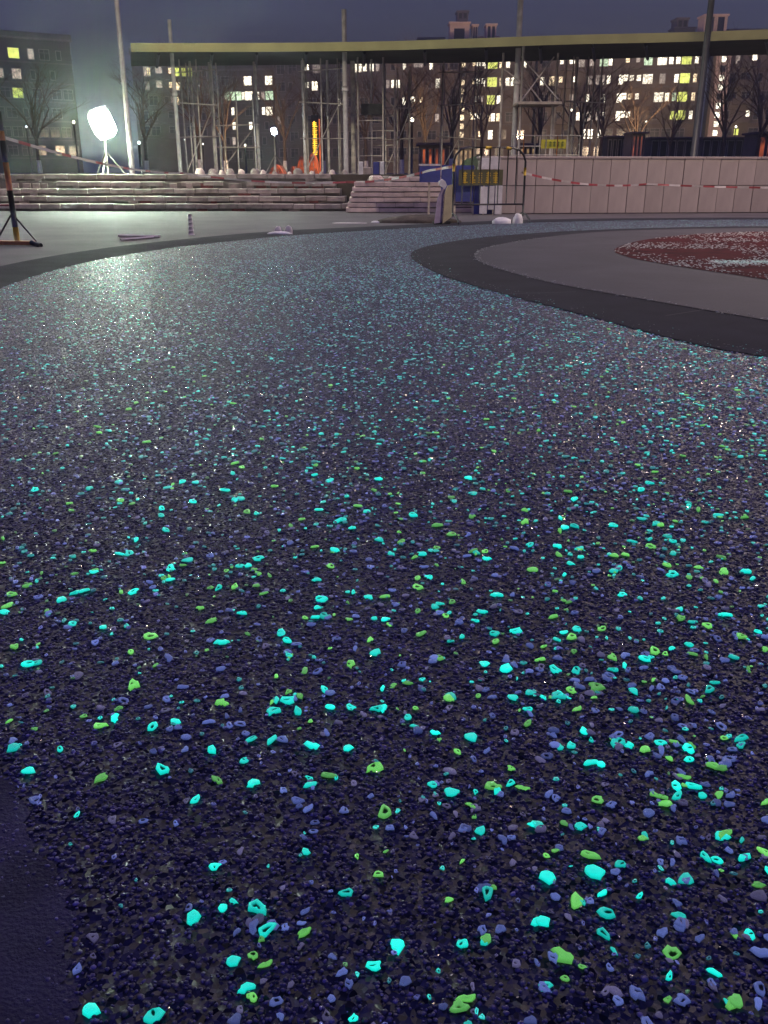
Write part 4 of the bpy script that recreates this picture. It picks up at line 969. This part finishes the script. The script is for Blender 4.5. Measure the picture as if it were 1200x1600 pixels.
# roof lamp that washes the stair house
# ---------------------------------------------------------------- kiosks, tents, signs on the raised ground
vs = empty('vertical_sign', (P(492, 240, 40).x, 40, .765)); tag(vs, 'vertical yellow neon sign on an orange edged pylon', 'sign')
zt = P(492, 186, 40).z - .765; zb_ = P(492, 243, 40).z - .765
MB().box(-.12, .18, .03, .18, 0, zt + .15).build('pylon', M['darkpole'], vs)
MB().box(.19, .23, -.02, .15, 0, zt).build('edge_tube', M['neonred'], vs)
for i in range(6):
    z = zt - .18 - i * (zt - zb_ - .1) / 6; c = MB()
    for q in range(3): c.box(-.09 + rnd.uniform(0, .03), .08 + rnd.uniform(0, .05), 0, .025, z - .05 + q * .065 - .06, z - .05 + q * .065 - .028)
    c.box(-.02, .02, -.002, .023, z - .12, z + .10); c.build('character', M['neon'], vs)
def tent(px0, px1, ytop, Y, m, label, nm='site_tent'):
    a, c = P(px0, ytop, Y), P(px1, ytop, Y); w_ = (c.x - a.x) / 2; h = a.z - .765
    o = empty(nm, ((a.x + c.x) / 2, Y, .765)); tag(o, label, 'tent', 'small lit tents on the raised ground')
    q = MB(); n_ = 6; 
    for j, y in enumerate((0, 1.6)):
        for i in range(n_ + 1):
            t = i / n_; q.v.append((-w_ + 2 * w_ * t, y, h * (1 - abs(2 * t - 1) ** 2.2) + rnd.uniform(-.08, .05) * (0 < i < n_)))
    q.f = [(i, i + 1, n_ + 2 + i, n_ + 1 + i) for i in range(n_)]
    q.f += [tuple(range(n_, -1, -1)), tuple(range(n_ + 1, 2 * n_ + 2))]
    q.build('tarpaulin', m, o)
    MB().tube([(-w_ * .5, -.05, 0), (0, -.05, h + .05), (w_ * .5, -.05, 0)], .02, 6).build('pole', M['scaf'], o)
tent(420, 441, 257, 34, M['tent'], 'low orange lit tent below the small cold floodlight')
tent(462, 481, 243, 36, M['tent'], 'orange lit tent left of the vertical yellow sign')
tent(478, 496, 240, 38, M['tent'], 'orange lit tent at the foot of the vertical yellow sign')
tent(453, 460, 261, 33, M['tent'], 'smallest orange tent, between the other orange tents')
def kiosk(px0, px1, ytop, Y, wm, gm, label, n_=3, awn=None):
    a, c = P(px0, ytop, Y), P(px1, ytop, Y); w_ = (c.x - a.x) / 2; h = max(.8, a.z - .765)
    o = empty('kiosk', ((a.x + c.x) / 2, Y, .765)); tag(o, label, 'kiosk', 'lit kiosks on the raised ground')
    MB().box(-w_, w_, .1, 2.4, 0, h - .12).build('wall', M[wm], o)
    MB().box(-w_ - .15, w_ + .15, -.35, 2.55, h - .115, h).build('roof', M['slab'], o)
    for i in range(n_):
        x0 = -w_ + .08 + i * (2 * w_ - .16) / n_; x1 = x0 + (2 * w_ - .16) / n_ - .1
        f_ = MB(); f_.box(x0, x1, .03, .09, .18, .26); f_.box(x0, x1, .03, .09, h - .32, h - .25); f_.box(x0, x0 + .05, .028, .088, .26, h - .32); f_.box(x1 - .05, x1, .028, .088, .26, h - .32)
        f_ = f_.build('window', M['frame'], o); MB().box(x0 + .055, x1 - .055, .05, .07, .265, h - .325).build('pane', M[gm], f_)
    if awn:
        MB().add([(-w_, -.6, h * .72), (w_, -.6, h * .72), (w_, 0, h - .2), (-w_, 0, h - .2), (-w_, -.6, h * .72 - .02), (w_, -.6, h * .72 - .02), (w_, 0, h - .22), (-w_, 0, h - .22)],
                 [(0,1,2,3),(7,6,5,4),(0,4,5,1),(1,5,6,2),(2,6,7,3),(3,7,4,0)]).build('awning', M[awn], o)
kiosk(657, 702, 223, 50, 'slab', 'shopred', 'reddish lit kiosk left of the crowd barrier, under a dark tree', 4)
kiosk(703, 742, 228, 66, 'slab', 'shopglow', 'kiosk with small warm lamps just above the blue hoarding', 5)
kiosk(989, 1010, 206, 70, 'slab', 'shopred', 'bright orange lit kiosk above the clad wall', 3)
kiosk(950, 984, 212, 74, 'facade3', 'glass', 'brownish kiosk left of the bright orange kiosk', 4)
kiosk(1187, 1230, 206, 60, 'slab', 'shopred', 'red lit kiosk at the far right edge', 3)
kiosk(1018, 1088, 214, 78, 'facade3', 'glass', 'dark green-grey kiosk between orange kiosk and dark lamp mast', 5)
kiosk(1100, 1178, 214, 82, 'facade3', 'glass', 'dark low kiosk right of the dark lamp mast', 6)
kiosk(812, 842, 224, 60, 'facade', 'shopglow', 'warm lit kiosk directly behind the scaffold tower', 3)
bn = empty('yellow_banner', (P(865, 225, 25).x, 25.0, P(865, 232, 25).z)); tag(bn, 'small yellow banner with dark print above the clad wall\'s left end', 'banner')
bw = (P(886, 225, 25).x - P(847, 225, 25).x) / 2; bh = P(865, 218, 25).z - P(865, 232, 25).z
q = MB(); nsg = 10
for i in range(nsg + 1):
    t = i / nsg; x = -bw + 2 * bw * t; y = math.sin(t * 9) * .012; q.v += [(x, y, 0), (x, y, bh), (x, y + .01, 0), (x, y + .01, bh)]
q.f = [f_ for i in range(nsg) for f_ in ((i*4, i*4+4, i*4+5, i*4+1), (i*4+2, i*4+3, i*4+7, i*4+6), (i*4+1, i*4+5, i*4+7, i*4+3))]
q.build('cloth', M['bannerlit'], bn)
for i in range(5):
    x = -bw * .72 + i * bw * .33; c = MB()
    for k in range(3): c.box(x, x + bw * .22, -.022, -.016, bh * (.25 + .2 * k), bh * (.25 + .2 * k) + .018)
    c.box(x + bw * .09, x + bw * .13, -.023, -.017, bh * .2, bh * .8); c.build('character', M['print'], bn)
for x in (-bw - .03, bw + .03): MB().tube([(x, 0, .765 - P(865, 232, 25).z), (x, 0, bh + .08)], .02, 6).build('post', M['scaf'], bn)
# site railing behind the clad wall, left part
rl = empty('site_railing', (P(800, 240, 24.2).x, 24.2, .765)); tag(rl, 'thin rusty site railing behind the clad wall\'s left end', 'railing')
for i in range(7): MB().tube([(i * .28, 0, 0), (i * .28, 0, .92)], .014, 6).build('upright', M['orange'] if i % 3 == 1 else M['scaf'], rl, True)
for z in (.45, .9): MB().tube([(0, 0, z), (1.7, 0, z)], .014, 6).build('rail', M['scaf'], rl, True)
# low ledge on the right behind the wall
lg = empty('stone_bench', (P(1010, 240, 26).x, 26, .765)); tag(lg, 'long pale stone bench behind the clad wall, below the dark kiosks', 'bench')
ll = P(1168, 240, 26).x - P(1010, 240, 26).x
MB().bev(0, ll, 0, .5, .30, .38, .01).build('seat', M['stone'], lg)
for i in range(6): MB().box(.1 + i * (ll - .3) / 5, .25 + i * (ll - .3) / 5, .08, .42, 0, .298).build('leg', M['joint'], lg)
# small posts and panels on top of the tan steps
for i, (px_, mm, lab, hh) in enumerate(((564, 'white', 'short white post on the ground behind the tan steps, leftmost', .16), (597, 'white', 'short white post beside the small blue box, behind the tan steps', .16))):
    p = P(px_, 275, 21.9 + .6); o = MB().bev(-.05, .05, -.05, .05, 0, .28, .01).build('short_post', M[mm], None, loc=(p.x, 22.5, .766)); tag(o, lab, 'post')
p = P(588, 275, 22.6); o = MB().bev(-.07, .07, -.08, .08, 0, .27, .01).build('blue_box', M['blue'], None, loc=(p.x, 22.6, .766)); tag(o, 'small blue box between short white posts behind the tan steps', 'box')
p = P(574, 275, 22.7); o = MB().bev(-.11, .11, -.1, .1, 0, .16, .02).build('cement_bag', M['stone'], None, loc=(p.x, 22.7, .766)); tag(o, 'grey cement bag beside the leftmost short white post', 'bag')
# rubble and stakes along the edge of the raised ground, above the left steps
for i in range(14):
    px_ = 305 + i * 17.5 + rnd.uniform(-6, 6); p = P(px_, 262, 22.6); s = rnd.uniform(.05, .12)
    o = lump('rubble_stone', M['stone'] if i % 2 else M['tan'], (p.x, rnd.uniform(22.5, 23.6), .762), s, s * .8, s * 1.3, 40 + i, 9, 4)
    tag(o, 'rough stone on the raised ground above the left steps, %s from the left' % ORD[i], 'stone', 'loose stones above the left steps')
lump_h = lump('low_shrub', M['hedge'], (P(745, 262, 23.5).x, 23.5, .74), .55, .4, .42, 77, 24, 9, .4); tag(lump_h, 'low dark shrub behind the blue hoarding', 'shrub')

# ---------------------------------------------------------------- haze box added to give the floodlight its halo
hz = MB().box(-920, 920, -80, 1520, -1.5, 32).build('haze', None); hz['kind'] = 'stuff'
hm = bpy.data.materials.new('halo_haze'); hm.use_nodes = True; n = hm.node_tree; n.nodes.remove(n.nodes['Principled BSDF'])
v = n.nodes.new('ShaderNodeVolumePrincipled'); v.inputs['Color'].default_value = (.85, .88, .9, 1); v.inputs['Density'].default_value = .0017; v.inputs['Anisotropy'].default_value = .8
n.links.new(v.outputs[0], n.nodes['Material Output'].inputs['Volume']); hz.data.materials.append(hm)
